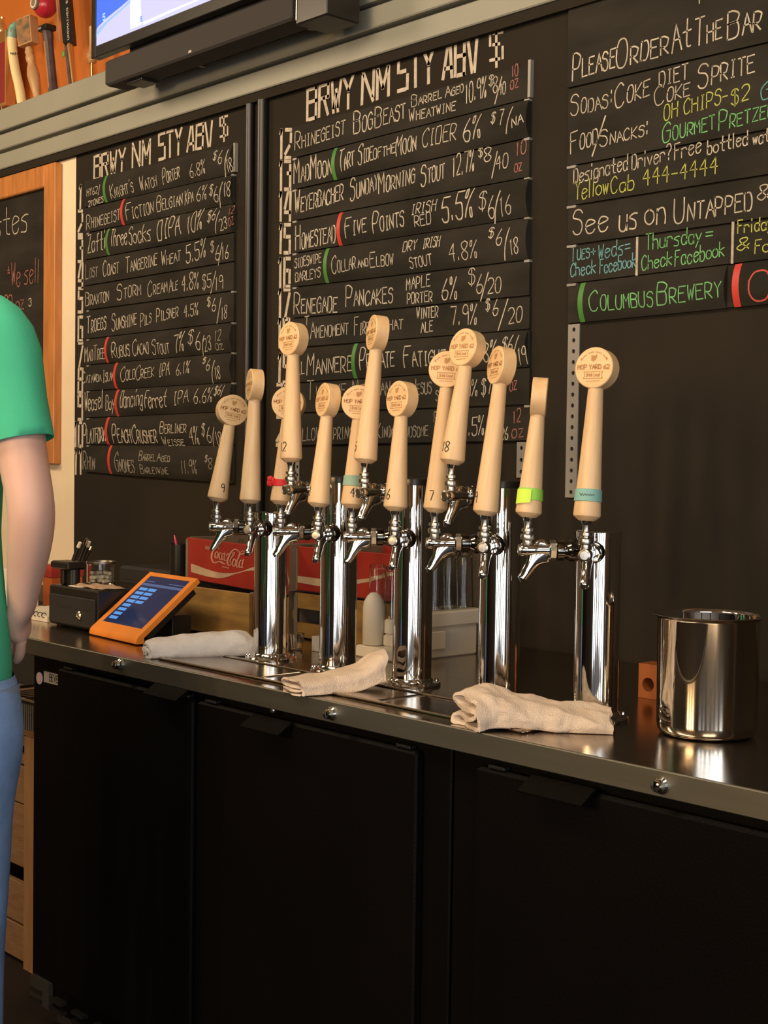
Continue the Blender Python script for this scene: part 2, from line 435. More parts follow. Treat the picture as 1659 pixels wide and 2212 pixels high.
# ================================================================ MENU BOARDS
CR = {'A': (150, 230, 4.046), 'B': (150, 680, 3.951), 'C': (560, 50, 2.676), 'D': (560, 460, 2.676), 'E': (1180, 0, 3.463), 'G': (1180, 400, 3.463), 'L': (0, 340, 1.905)}
def px(c, x, y): o = CR[c]; return o[0]+x/o[2], o[1]+y/o[2]
TH = .009; BOW = .012
def board(label, uL, uR, lines, plates, texts, name='menu_board'):
    """lines: list of (v at uL, v at uR), slat k lies between line k and k+1; plates: {slat: (u of coloured stripe, material, x end)}"""
    pL, pR = onY(uL, 700, WY-TH), onY(uR, 700, WY-TH)
    root = thing(name, label, 'menu board', ((pL.x+pR.x)/2, WY, 1.4))
    zs = []
    for vl, vr in lines: zs.append((onY(uL, vl, WY-TH), onY(uR, vr, WY-TH)))
    def zat(k, x): a, b_ = zs[k]; t = (x-a.x)/(b_.x-a.x); return a.z+(b_.z-a.z)*t
    slats = []
    for k in range(len(lines)-1):
        a, b_ = zs[k]; c, d = zs[k+1]; g = .0022
        x0, x1 = a.x, b_.x
        z = [a.z-g, b_.z-g, d.z+g, c.z+g]
        mb = MB(); y0, y1 = WY-TH, WY-.0004
        vs = [(x0, y, zz) if i in (0, 3) else (x1, y, zz) for y in (y0, y1) for i, zz in enumerate(z)]
        mb.add(vs, [(0, 1, 2, 3), (7, 6, 5, 4), (1, 0, 4, 5), (2, 1, 5, 6), (3, 2, 6, 7), (0, 3, 7, 4)])
        slats.append(obj('slat', mb, 'slat', root, smooth=0))
    pl = {}
    for k, (c, sx, sy, m, ex) in plates.items():
        u, v = px(c, sx, sy); xs = onY(u, v, WY-TH-BOW*.7).x; wdt = .014 if name == 'menu_board' else .016
        xe = onY(ex, v, WY-TH).x
        for part, xa, xb, mm in (('name_plate', xs+wdt, xe, 'slat'), ('coloured_end', xs, xs+wdt, m)):
            mb = MB(); n = 10; vs = []
            for x in (xa, xb):
                for i in range(n+1):
                    t = i/n; z1, z0 = zat(k, x)-.001, zat(k+1, x)+.001
                    y = WY-TH-.001-BOW*math.sin(pi*t)**.8
                    vs.append((x, y, z0+(z1-z0)*t))
            for x in (xa, xb):
                for t in (0, 1):
                    vs.append((x, WY-TH-.0002, (zat(k+1, x)+.001) if t == 0 else (zat(k, x)-.001)))
            m1 = n+1
            fs = [(i, m1+i, m1+i+1, i+1) for i in range(n)]
            e = 2*m1
            fs += [tuple([e]+list(range(n+1))+[e+1])[::-1], tuple([e+2]+list(range(m1, 2*m1))+[e+3])]
            mb.add(vs, fs)
            if part == 'name_plate': po = obj(part, mb, mm, slats[k], smooth=.9)
            else: obj(part, mb, mm, slats[k], smooth=.9)
        pl[k] = (xs, xe)
    groups = {}
    for t in texts:
        k, s_, c, x0, y0, x1, y1, h = t[:8]; col = t[8] if len(t) > 8 else 'chalk'; mode = t[9] if len(t) > 9 else 'sc'
        u0, v0 = px(c, x0, y0); u1, v1 = px(c, x1, y1); hh = h/CR[c][2]
        sten = mode == 'st'
        xm = onY((u0+u1)/2, v0, WY-TH).x
        on = (not sten) and k in pl and (pl[k][0] < xm < pl[k][1] or col == 'chalkredbright')
        yb = WY-.0006 if sten else WY-TH-.0008
        yb2 = yb-(BOW*.75 if on else 0)
        P0, P1 = onY(u0, v0, yb2), onY(u1, v1, yb2); H = (onY(u0, v0-hh, yb2)-P0).z
        sl, tw = strokes(s_, mode, seed=int(x0+y0), font=GS if sten else None)
        def fn(p, P0=P0, P1=P1, H=H, tw=tw, on=on, k=k, yb=yb):
            q = P0+(P1-P0)*(p.x/tw); z = q.z+p.y*H; y = yb
            if on:
                z1, z0 = zat(k, q.x), zat(k+1, q.x); tt = min(1, max(0, (z-z0)/(z1-z0)))
                y = WY-TH-.0018-BOW*math.sin(pi*tt)**.8
            return Vector((q.x, y, z))
        L = (P1-P0).length
        W = (H*(.135 if s_.isdigit() else .125) if sten else max(.0026, min(.0058, H*.062)))
        mb = groups.setdefault((k if not sten else -1, col), MB())
        # brush width is kept in world units: work in metric 2-D coordinates first
        for p in sl:
            q = [Vector((v.x*L/tw, v.y*H)) for v in p]
            ribbon(mb, q, W, lambda a, fn=fn, L=L, tw=tw, H=H: fn(Vector((a.x*tw/L, a.y/H))))
    for (k, col), mb in groups.items():
        o = obj('chalk_writing' if k >= 0 else 'stencil_lettering', mb, col, slats[k] if k >= 0 else root, smooth=0)
    return root, slats, zat
def stnum(c_u0, c_u1, lines, nums, fr):
    out = []
    for k, n_ in enumerate(nums):
        vt = lines[k][0]+fr[0]; vb = lines[k+1][0]+fr[1]
        out.append((0, str(n_), 'P', c_u0, vb, c_u1, vb, vb-vt, 'chalkbold', 'st'))
    return out
CR['P'] = (0, 0, 1)
CB, CDm, R_ = 'chalkbold', 'chalkdim', 'chalkred'
L1 = [(390, 311), (449, 376), (504, 440), (562, 502), (618, 565), (671, 628), (733, 696), (789, 761), (845, 826), (903, 889), (961, 962), (1020, 1045)]
T1 = [(0, 'BRWY', 'A', 215, 640, 490, 572, 200, CB, 'st'), (0, 'NM', 'A', 550, 530, 712, 495, 205, CB, 'st'), (0, 'STY', 'A', 782, 465, 985, 410, 220, CB, 'st'),
 (0, 'ABV', 'A', 1028, 393, 1252, 338, 205, CB, 'st'), (0, '$', 'A', 1318, 265, 1392, 245, 165, CB, 'st')]
T1 += [(0, 'HY62/', 'A', 152, 785, 268, 750, 62), (0, '2TONES', 'A', 165, 880, 298, 832, 48), (0, 'Knight\'s', 'A', 360, 808, 562, 742, 118), (0, 'Watch', 'A', 620, 735, 765, 692, 118), (0, 'Porter', 'A', 820, 682, 968, 615, 128), (0, '6.8%', 'A', 1058, 622, 1190, 578, 108), (0, '$', 'A', 1262, 470, 1292, 462, 75), (0, '6', 'A', 1308, 505, 1345, 492, 112), (0, '/', 'A', 1345, 570, 1395, 560, 190), (0, '18', 'A', 1375, 575, 1425, 560, 118)]
T1 += [(1, 'Rhinegeist', 'A', 148, 1075, 440, 990, 125), (1, 'Fiction', 'A', 500, 995, 740, 925, 135), (1, 'Belgian', 'A', 770, 920, 995, 855, 130), (1, 'Xpa', 'A', 1012, 865, 1090, 825, 125), (1, '6%', 'A', 1120, 830, 1205, 805, 125), (1, '$', 'A', 1232, 780, 1262, 770, 85), (1, '6', 'A', 1268, 835, 1310, 820, 125), (1, '/', 'A', 1300, 840, 1345, 830, 170), (1, '18', 'A', 1350, 790, 1415, 772, 125)]
T1 += [(2, 'Zafti', 'A', 160, 1285, 315, 1240, 150, 'chalk', 'lc'), (2, 'Three', 'A', 365, 1225, 512, 1195, 150, 'chalk', 'lc'), (2, 'Socks', 'A', 525, 1205, 720, 1170, 150, 'chalk', 'lc'), (2, 'DIPA', 'A', 775, 1170, 975, 1112, 165), (2, '10%', 'A', 1030, 1118, 1165, 1060, 160), (2, '$6', 'A', 1212, 1010, 1285, 985, 100), (2, '/', 'A', 1270, 1065, 1315, 1060, 150), (2, '23', 'A', 1315, 1083, 1382, 1060, 95), (2, '12', 'A', 1395, 950, 1440, 932, 65, R_), (2, 'OZ', 'A', 1395, 1045, 1440, 1025, 65, R_)]
T1 += [(3, 'Lost', 'A', 140, 1510, 245, 1480, 120, CDm), (3, 'Coast', 'A', 295, 1485, 430, 1450, 130), (3, 'Tangerine', 'A', 490, 1455, 765, 1385, 135), (3, 'Wheat', 'A', 805, 1395, 970, 1345, 120), (3, '5.5%', 'A', 1020, 1372, 1190, 1310, 150), (3, '$', 'A', 1235, 1275, 1265, 1265, 90), (3, '6', 'A', 1275, 1340, 1318, 1328, 115), (3, '/', 'A', 1300, 1345, 1340, 1335, 150), (3, '16', 'A', 1330, 1338, 1392, 1318, 110)]
T1 += [(4, 'Braxton', 'A', 140, 1745, 345, 1700, 120), (4, 'Storm', 'A', 415, 1695, 625, 1640, 130), (4, 'Cream', 'A', 685, 1660, 855, 1615, 125), (4, 'Ale', 'A', 870, 1625, 945, 1595, 115), (4, '4.8%', 'A', 980, 1618, 1130, 1580, 140), (4, '$5', 'A', 1160, 1595, 1242, 1570, 120), (4, '/', 'A', 1235, 1595, 1285, 1590, 140), (4, '19', 'A', 1270, 1608, 1345, 1590, 115)]
T1 += [(5, 'Troegs', 'A', 150, 1985, 320, 1938, 150), (5, 'Sunshine', 'A', 370, 1960, 585, 1905, 140), (5, 'Pils', 'A', 620, 1930, 715, 1885, 120), (5, 'Pilsner', 'A', 760, 1880, 950, 1835, 120), (5, '4.5%', 'A', 1000, 1845, 1125, 1812, 105), (5, '$', 'A', 1205, 1745, 1235, 1738, 72), (5, '6', 'A', 1245, 1790, 1285, 1778, 110), (5, '/', 'A', 1290, 1845, 1325, 1840, 160), (5, '18', 'A', 1325, 1862, 1378, 1845, 108)]
T1 += [(6, 'MadTree', 'B', 130, 400, 300, 372, 125), (6, 'Rubus', 'B', 365, 370, 520, 345, 130), (6, 'Cacao', 'B', 545, 345, 680, 325, 125), (6, 'Stout', 'B', 710, 340, 855, 320, 120), (6, '7%', 'B', 895, 325, 980, 302, 155), (6, '$', 'B', 1020, 245, 1065, 238, 115), (6, '6', 'B', 1085, 300, 1128, 292, 150), (6, '/', 'B', 1125, 320, 1160, 315, 140), (6, '23', 'B', 1150, 312, 1212, 295, 108), (6, '12', 'B', 1245, 225, 1300, 215, 88, CDm), (6, 'OZ', 'B', 1245, 300, 1315, 292, 48, CDm)]
T1 += [(7, 'Catawba', 'B', 110, 582, 270, 565, 88), (7, 'Islan', 'B', 285, 575, 375, 558, 105), (7, 'Cold', 'B', 445, 570, 570, 545, 120), (7, 'Creek', 'B', 575, 555, 730, 522, 115), (7, 'IPA', 'B', 770, 530, 860, 512, 112), (7, '6.1%', 'B', 920, 515, 1030, 492, 98), (7, '$', 'B', 1140, 415, 1165, 410, 48), (7, '6', 'B', 1175, 475, 1208, 467, 92), (7, '/', 'B', 1210, 545, 1245, 540, 155), (7, '18', 'B', 1245, 552, 1290, 540, 98)]
T1 += [(8, 'Weasel', 'B', 130, 820, 285, 795, 150, 'chalk', 'lc'), (8, 'Boy', 'B', 310, 818, 388, 802, 130, 'chalk', 'lc'), (8, 'Dancing', 'B', 440, 790, 632, 772, 140, 'chalk', 'lc'), (8, 'Ferret', 'B', 650, 798, 835, 780, 140, 'chalk', 'lc'), (8, 'IPA', 'B', 895, 770, 1020, 742, 115), (8, '6.6%', 'B', 1070, 755, 1225, 737, 118), (8, '$6/', 'B', 1240, 685, 1320, 672, 75)]
T1 += [(9, 'Platform', 'B', 115, 1095, 308, 1080, 165), (9, 'Peach', 'B', 370, 1095, 525, 1085, 160), (9, 'Crusher', 'B', 540, 1095, 745, 1088, 155), (9, 'Berliner', 'B', 780, 1015, 1005, 1002, 105), (9, 'Weisse', 'B', 785, 1115, 970, 1112, 72), (9, '4%', 'B', 1025, 1105, 1100, 1100, 145), (9, '$', 'B', 1135, 1030, 1165, 1028, 100), (9, '6', 'B', 1175, 1088, 1215, 1085, 120), (9, '/', 'B', 1208, 1110, 1245, 1108, 140), (9, '18', 'B', 1245, 1115, 1300, 1112, 120)]
T1 += [(10, 'Rhin', 'B', 115, 1312, 215, 1320, 145, CDm), (10, 'Gnomes', 'B', 395, 1332, 555, 1345, 150, CDm), (10, 'Barrel', 'B', 600, 1245, 740, 1247, 80, CDm), (10, 'Aged', 'B', 755, 1250, 865, 1252, 68, CDm), (10, 'Barleywine', 'B', 605, 1355, 840, 1360, 75, CDm), (10, '11.9%', 'B', 955, 1355, 1090, 1350, 108, CDm), (10, '$', 'B', 1165, 1255, 1185, 1255, 52, CDm), (10, '8', 'B', 1195, 1312, 1230, 1312, 85, CDm)]
for k in range(11):
    n_ = k+1; two = n_ > 9
    T1.append((0, str(n_), 'P', (160 if two else 169), L1[k+1][0]+3, 179, L1[k+1][0]+3, 51, CB, 'st'))
r1, _, _ = board('left menu chalkboard with eleven slats numbered 1 to 11', 183, 505, L1,
      {0: ('A', 300, 740, 'green', 503), 1: ('A', 450, 940, 'red', 503), 2: ('A', 320, 1190, 'green', 503), 6: ('B', 304, 290, 'red', 503), 7: ('B', 380, 500, 'red', 503), 8: ('B', 392, 750, 'red', 503), 9: ('B', 310, 1000, 'red', 503), 10: ('B', 332, 1240, 'red', 503)}, T1)

L2 = [(274, 136), (343, 213), (411, 297), (478, 383), (548, 469), (621, 561), (688, 639), (752, 712), (828, 793), (893, 875), (963, 953)]
T2 = [(0, 'BRWY', 'C', 277, 560, 548, 480, 172, CB, 'st'), (0, 'NM', 'C', 593, 467, 757, 412, 185, CB, 'st'), (0, 'STY', 'C', 802, 393, 1015, 335, 185, CB, 'st'), (0, 'ABV', 'C', 1062, 322, 1265, 275, 190, CB, 'st'), (0, '$', 'C', 1335, 215, 1418, 200, 150, CB, 'st')]
T2 += [(0, 'Rhinegeist', 'C', 205, 735, 495, 640, 105), (0, 'Bog', 'C', 545, 640, 655, 610, 130), (0, 'Beast', 'C', 668, 605, 845, 545, 122), (0, 'Barrel', 'C', 880, 485, 1055, 432, 65), (0, 'Aged', 'C', 1075, 430, 1180, 395, 62), (0, 'Wheatwine', 'C', 865, 572, 1135, 500, 72), (0, '10.9%', 'C', 1190, 465, 1312, 420, 110), (0, '$', 'C', 1328, 362, 1355, 355, 62), (0, '8', 'C', 1352, 402, 1380, 395, 90), (0, '/', 'C', 1362, 430, 1408, 425, 120), (0, '40', 'C', 1385, 415, 1425, 405, 70), (0, '10', 'C', 1458, 312, 1498, 302, 62, R_), (0, 'OZ', 'C', 1452, 385, 1500, 367, 50, R_)]
T2 += [(1, 'MadMoon', 'C', 200, 925, 418, 875, 130), (1, 'Tart', 'C', 465, 860, 552, 820, 120), (1, 'Side', 'C', 575, 820, 662, 790, 115), (1, 'ofthe', 'C', 665, 790, 792, 745, 80), (1, 'Moon', 'C', 795, 765, 912, 730, 118), (1, 'CIDER', 'C', 950, 720, 1145, 672, 100), (1, '6%', 'C', 1185, 690, 1285, 655, 130), (1, '$', 'C', 1345, 580, 1370, 575, 60), (1, '7', 'C', 1388, 590, 1415, 585, 90), (1, '/', 'C', 1428, 605, 1465, 600, 115), (1, 'NA', 'C', 1465, 605, 1530, 572, 52)]
T2 += [(2, 'Weyerbacher', 'C', 205, 1100, 485, 1020, 125), (2, 'Sunday', 'C', 525, 1030, 685, 960, 120), (2, 'Morning', 'C', 690, 985, 900, 920, 120), (2, 'Stout', 'C', 935, 945, 1072, 890, 118), (2, '12.7%', 'C', 1115, 890, 1242, 850, 115), (2, '$', 'C', 1268, 775, 1292, 770, 50), (2, '8', 'C', 1300, 802, 1345, 790, 78), (2, '/', 'C', 1345, 860, 1378, 855, 120), (2, '40', 'C', 1368, 848, 1440, 828, 75), (2, '10', 'C', 1480, 768, 1545, 748, 80, R_), (2, 'OZ', 'C', 1475, 862, 1520, 848, 45, R_)]
T2 += [(3, 'Homestead', 'D', 210, 215, 440, 165, 130), (3, 'Five', 'D', 500, 140, 622, 110, 115), (3, 'Points', 'D', 660, 115, 842, 72, 118), (3, 'IRISH', 'C', 885, 1108, 1028, 1085, 62), (3, 'RED', 'C', 900, 1178, 998, 1155, 62), (3, '5.5%', 'C', 1060, 1150, 1238, 1115, 150), (3, '$', 'C', 1275, 1080, 1320, 1070, 100), (3, '6', 'C', 1325, 1125, 1365, 1112, 112), (3, '/', 'C', 1350, 1120, 1400, 1115, 140), (3, '16', 'C', 1390, 1115, 1460, 1095, 100)]
T2 += [(4, 'SIDESWIPE', 'D', 205, 320, 360, 282, 52), (4, 'BARLEYS', 'D', 208, 400, 355, 368, 52), (4, 'Collar', 'D', 425, 350, 562, 320, 95), (4, 'and', 'D', 575, 318, 635, 305, 62), (4, 'Elbow', 'D', 645, 318, 780, 298, 85), (4, 'DRY', 'D', 835, 225, 915, 210, 58), (4, 'IRISH', 'D', 950, 207, 1048, 192, 58), (4, 'STOUT', 'D', 870, 320, 1000, 295, 56), (4, '4.8%', 'D', 1100, 280, 1262, 252, 100), (4, '$', 'D', 1330, 145, 1362, 138, 60), (4, '6', 'D', 1375, 190, 1412, 180, 92), (4, '/', 'D', 1412, 235, 1450, 228, 130), (4, '18', 'D', 1450, 240, 1500, 228, 90)]
T2 += [(5, 'Renegade', 'D', 200, 585, 450, 570, 120), (5, 'Pancakes', 'D', 500, 545, 772, 515, 122), (5, 'MAPLE', 'D', 850, 445, 990, 422, 66), (5, 'PORTER', 'D', 855, 525, 1002, 510, 58), (5, '6%', 'D', 1055, 500, 1145, 490, 118), (5, '$', 'D', 1210, 415, 1252, 405, 85), (5, '6', 'D', 1255, 465, 1295, 458, 108), (5, '/', 'D', 1280, 475, 1330, 470, 130), (5, '20', 'D', 1320, 468, 1400, 455, 85)]
T2 += [(6, 'T', 'D', 262, 650, 290, 645, 50), (6, 'Amendment', 'D', 295, 728, 515, 698, 92), (6, 'Fireside', 'D', 550, 705, 715, 688, 100), (6, 'CHAT', 'D', 720, 682, 832, 668, 55), (6, 'WINTER', 'D', 910, 612, 1035, 600, 60), (6, 'ALE', 'D', 935, 692, 1005, 682, 58), (6, '7.9%', 'D', 1105, 650, 1258, 642, 108), (6, '$', 'D', 1310, 565, 1335, 560, 62), (6, '6', 'D', 1350, 592, 1385, 582, 90), (6, '/', 'D', 1382, 640, 1440, 635, 130), (6, '20', 'D', 1440, 640, 1522, 622, 85)]
T2 += [(7, 'Ill', 'D', 190, 938, 262, 930, 95), (7, 'Mannered', 'D', 275, 935, 575, 910, 120), (7, 'Private', 'D', 585, 910, 785, 885, 122), (7, 'Fatigue', 'D', 840, 895, 1080, 872, 120), (7, '8%', 'D', 1300, 862, 1372, 852, 112), (7, '$6/', 'D', 1410, 812, 1500, 795, 92), (7, '19', 'D', 1495, 880, 1548, 870, 98)]
T2 += [(8, 'Twelve', 'D', 275, 1078, 500, 1068, 105, CDm), (8, 'Mexican', 'D', 540, 1062, 755, 1052, 105, CDm), (8, 'Jesus', 'D', 880, 1052, 995, 1042, 92, CDm), (8, 'STOUT', 'D', 1020, 1085, 1120, 1078, 55, CDm), (8, '9%', 'D', 1190, 1062, 1262, 1055, 95), (8, '$7/', 'D', 1285, 1052, 1370, 1040, 88), (8, 'OZ', 'D', 1448, 1030, 1490, 1018, 48, R_)]
T2 += [(9, 'Yellow', 'D', 185, 1320, 350, 1308, 100, CDm), (9, 'Springs', 'D', 395, 1312, 560, 1302, 95, CDm), (9, 'Kinda', 'D', 680, 1302, 775, 1292, 85, CDm), (9, 'Handsome', 'D', 790, 1302, 975, 1288, 85, CDm), (9, 'PALE', 'D', 1010, 1210, 1130, 1200, 55, CDm), (9, '8.5%', 'D', 1170, 1292, 1300, 1275, 105), (9, '26', 'D', 1395, 1310, 1440, 1305, 68), (9, '12', 'D', 1465, 1215, 1512, 1207, 75, R_), (9, 'OZ', 'D', 1460, 1302, 1530, 1292, 50, R_)]
for k in range(10):
    T2.append((0, str(12+k), 'P', 603-k*.6, L2[k+1][0]-2, 629-k*.5, L2[k+1][0]-2, 60, CB, 'st'))
r2, _, _ = board('middle menu chalkboard with ten slats numbered 12 to 21', 632, 1144, L2,
      {1: ('C', 422, 805, 'green', 1142), 3: ('D', 452, 95, 'red', 1142), 4: ('D', 375, 315, 'green', 1142), 7: ('D', 538, 850, 'green', 1140)}, T2)

L3 = [(10, -160), (191, 69), (360, 262), (446, 362), (531, 458), (614, 549), (700, 648)]
Y_, GR, CY = 'chalkyellow', 'chalkgreen', 'chalkcyan'
T3 = [(0, 'Please', 'E', 195, 605, 515, 498, 195), (0, 'Order', 'E', 522, 508, 915, 400, 195), (0, 'At', 'E', 940, 402, 1088, 338, 195, 'chalk', 'lc'), (0, 'The', 'E', 1110, 352, 1315, 280, 195), (0, 'Bar', 'E', 1355, 305, 1605, 215, 215), (0, 'F', 'E', 1145, 25, 1180, 15, 60)]
T3 += [(1, 'Sodas', 'E', 182, 868, 462, 800, 145), (1, ':', 'E', 478, 790, 500, 785, 150), (1, 'Coke', 'E', 515, 808, 772, 705, 170), (1, 'DIET', 'E', 845, 648, 1065, 585, 110), (1, 'Coke', 'E', 812, 790, 1075, 708, 140), (1, 'Sprite', 'E', 1135, 660, 1560, 532, 180),
 (1, 'Food', 'E', 182, 1148, 385, 1068, 150), (1, '/', 'E', 345, 1105, 455, 1080, 210), (1, 'Snacks', 'E', 400, 1100, 732, 1012, 115), (1, ':', 'E', 742, 1030, 775, 1020, 170), (1, 'OH CHIPS-', 'E', 880, 900, 1362, 760, 105, Y_), (1, '$2', 'E', 1385, 785, 1520, 742, 110, Y_), (1, 'Gr', 'E', 1605, 752, 1760, 700, 120, CY), (1, 'Gourmet', 'E', 868, 1070, 1262, 962, 140, GR), (1, 'Pretzels', 'E', 1290, 980, 1760, 850, 140, GR)]
T3 += [(2, 'Designated', 'E', 205, 1372, 612, 1268, 110, 'chalk', 'lc'), (2, 'Driver?', 'E', 640, 1268, 938, 1192, 110, 'chalk', 'lc'), (2, 'Free', 'E', 960, 1198, 1162, 1132, 115, 'chalk', 'lc'), (2, 'bottled', 'E', 1205, 1155, 1510, 1078, 105, 'chalk', 'lc'), (2, 'water', 'E', 1545, 1090, 1760, 1025, 100, 'chalk', 'lc'), (2, 'Yellow', 'G', 215, 112, 468, 60, 130, Y_, 'lc'), (2, 'Cab', 'G', 485, 62, 662, 28, 115, Y_, 'lc'), (2, '444-4444', 'E', 722, 1388, 1285, 1298, 120, Y_)]
T3 += [(3, 'See', 'G', 200, 375, 470, 330, 170, 'chalk', 'lc'), (3, 'us', 'G', 545, 340, 688, 322, 200, 'chalk', 'lc'), (3, 'on', 'G', 740, 302, 898, 282, 190, 'chalk', 'lc'), (3, 'Untapped', 'G', 955, 285, 1540, 182, 190), (3, '&', 'G', 1578, 112, 1680, 95, 110)]
T3 += [(4, 'Tues', 'G', 182, 572, 325, 540, 105, CY), (4, '+', 'G', 335, 535, 375, 528, 75, CY), (4, 'Weds=', 'G', 388, 555, 632, 502, 110, CY, 'lc'), (4, 'Check', 'G', 182, 685, 372, 655, 95, CY, 'lc'), (4, 'Facebook', 'G', 400, 660, 672, 608, 100, CY, 'lc'), (4, 'Thursday', 'G', 745, 482, 1165, 425, 115, GR, 'lc'), (4, '=', 'G', 1192, 410, 1250, 402, 100, GR), (4, 'Check', 'G', 715, 635, 942, 592, 105, GR, 'lc'), (4, 'Facebook', 'G', 962, 605, 1335, 528, 112, GR, 'lc'), (4, 'Friday', 'G', 1432, 362, 1700, 325, 95, Y_, 'lc'), (4, '&', 'G', 1425, 492, 1528, 470, 85, Y_), (4, 'Food', 'G', 1560, 512, 1800, 478, 105, Y_, 'lc')]
T3 += [(5, 'Columbus', 'G', 330, 942, 802, 905, 150, GR), (5, 'Brewery', 'G', 832, 895, 1315, 832, 160, GR), (5, 'Ope', 'G', 1520, 865, 2000, 800, 215, 'chalkredbright')]
r3, sl3, z3 = board('right menu chalkboard asking to order at the bar', 1228, 1760, L3, {5: ('G', 243, 880, 'green', 1570)}, T3)
# second, red-ended plate on the last slat and two white dividers
def extra_plate(ustart, uend):
    a = onY(ustart, 640, WY-TH-BOW*.7).x; e = onY(uend, 640, WY-TH).x
    for nm, xa, xb, mm in (('name_plate', a+.016, e, 'slat'), ('coloured_end', a, a+.016, 'red')):
        mb = MB(); vs = []; n = 10
        for x in (xa, xb):
            for i in range(n+1):
                t = i/n; z1, z0 = z3(5, x)-.001, z3(6, x)+.001
                vs.append((x, WY-TH-.0014-BOW*math.sin(pi*t)**.8, z0+(z1-z0)*t))
        mb.add(vs, [(i, n+1+i, n+2+i, i+1) for i in range(n)]+[tuple(range(n, -1, -1)), tuple(range(n+1, 2*n+2))])
        obj(nm, mb, mm, sl3[5], smooth=.9)
extra_plate(1583, 1758)
for (x, y0, x2, y1) in ((683, 388, 683, 676), (1399, 275, 1401, 586)):
    a = onY(*px('G', x, y0), WY-TH); c = onY(*px('G', x2, y1), WY-TH)
    obj('white_divider', MB().box((a.x-.0028, WY-TH-.0015, c.z), (a.x+.0028, WY-TH+.001, a.z)), 'chalk', sl3[4], smooth=0)
# light metal clips at the slat ends and pale channel edges: parts of their boards
for (uu, L, wd, ks, rt) in ((503, L1, .012, (0, 4, 5, 6, 7), r1), (190, L1, .012, (1, 4, 5, 6, 7, 8, 9), r1), (1139, L2, .016, (0, 1, 2, 3, 4, 8), r2), (637, L2, .016, (0, 1, 2, 3, 4), r2), (1235, L3, .026, (1, 2, 3, 4), r3)):
    for k in ks:
        uL, uR = ((183, 505), (632, 1144), (1228, 1760))[0 if L is L1 else 1 if L is L2 else 2]
        v = L[k+1][0]+(L[k+1][1]-L[k+1][0])*(uu-uL)/(uR-uL)
        p = onY(uu, v+2, WY-TH)
        obj('slat_clip', MB().box((p.x-wd/2, WY-TH-.002, p.z-.003), (p.x+wd/2, WY-.0005, p.z+.0025)), 'galv', rt, smooth=0)
for (u0, v0, v1, wd, rt) in ((513, 310, 372, .007, r1), (1151, 131, 212, .008, r2)):
    a, c = onY(u0, v0, WY), onY(u0, v1, WY)
    obj('edge_strip', MB().box((a.x-wd/2, WY-.012, c.z), (a.x+wd/2, WY-.0003, a.z)), 'galv', rt, smooth=0)
# perforated steel uprights
def upright(u, v0, v1, wd, lab, pitch=.0245):
    a, c = onY(u, v0, WY-.006), onY(u, v1, WY-.006); n = max(1, round((a.z-c.z)/pitch)); mb = MB(); x = a.x; st = (a.z-c.z)/n
    for k in range(n):
        zc = a.z-(k+.5)*st; N = 12; vs = []; r = .0048
        for y in (WY-.004, WY-.0008):
            for i in range(N):
                q = 2*pi*i/N+pi/N; cx, cz = math.cos(q), math.sin(q); m_ = max(abs(cx), abs(cz))
                vs.append((x+cx/m_*wd/2, y, zc+cz/m_*st/2))
            for i in range(N):
                q = 2*pi*i/N+pi/N; vs.append((x+r*math.cos(q), y, zc+r*math.sin(q)*1.05))
        fs = []
        for i in range(N):
            j = (i+1) % N
            fs += [(i, j, N+j, N+i), (2*N+j, 2*N+i, 3*N+i, 3*N+j), (N+i, N+j, 3*N+j, 3*N+i), (j, i, 2*N+i, 2*N+j)]
        mb.add(vs, fs)
    return tag(obj('perforated_upright', mb, 'galv', smooth=0), lab, 'metal strip')
upright(1238.5, 700, 1075, .033, 'long perforated grey steel upright below the right menu')
upright(1125, 955, 1032, .028, 'short perforated grey steel upright below the middle menu right end')
upright(641, 965, 1052, .016, 'narrow perforated grey upright below the middle menu left end')

# framed chalkboard far left
fr = thing('framed_chalkboard', 'orange wood framed chalkboard about tastes left of cream wall strip', 'chalkboard', (-4.9, WY, 1.9))
fx1 = onY(123, 600, WY-.02).x; ft, fb = onY(124, 350, WY-.02).z, onY(122, 1003, WY-.02).z; fw = onY(123, 600, WY-.02).x-onY(99, 600, WY-.02).x
x0 = fx1-1.25
obj('board_panel', MB().box((x0+fw, WY-.012, fb+fw), (fx1-fw, WY-.001, ft-fw)), 'slat', fr, smooth=0)
for a, c in (((fx1-fw, WY-.03, fb), (fx1, WY-.001, ft)), ((x0, WY-.03, fb), (x0+fw, WY-.001, ft)), ((x0+fw, WY-.03, ft-fw), (fx1-fw, WY-.001, ft)), ((x0+fw, WY-.03, fb), (fx1-fw, WY-.001, fb+fw))):
    obj('frame_rail', MB().box(a, c, bev=.004), 'framewood', fr, smooth=.5)
for s_, x0_, y0_, x1_, y1_, h, m, md in (('of tastes', -175, 362, 118, 300, 105, 'chalk', 'lc'), ('*We sell', 28, 535, 162, 512, 90, 'chalkred', 'lc'), ('32 oz', 18, 632, 100, 622, 62, 'chalkred', 'lc'), ('oz', 100, 745, 128, 738, 60, 'chalkred', 'lc'), ('3', 118, 612, 130, 610, 30, 'chalk', 'lc')):
    u0, v0 = px('L', x0_, y0_); u1, v1 = px('L', x1_, y1_); yb = WY-.0135
    P0, P1 = onY(u0, v0, yb), onY(u1, v1, yb); H = (onY(u0, v0-h/1.905, yb)-P0).z; L = (P1-P0).length
    sl, tw = strokes(s_, md, 3); mb = MB()
    for p in sl: ribbon(mb, [Vector((v.x*L/tw, v.y*H)) for v in p], .0042, lambda a: Vector(((P0+(P1-P0)*(a.x/L)).x, yb, (P0+(P1-P0)*(a.x/L)).z+a.y)))
    obj('chalk_writing', mb, m, fr, smooth=0)

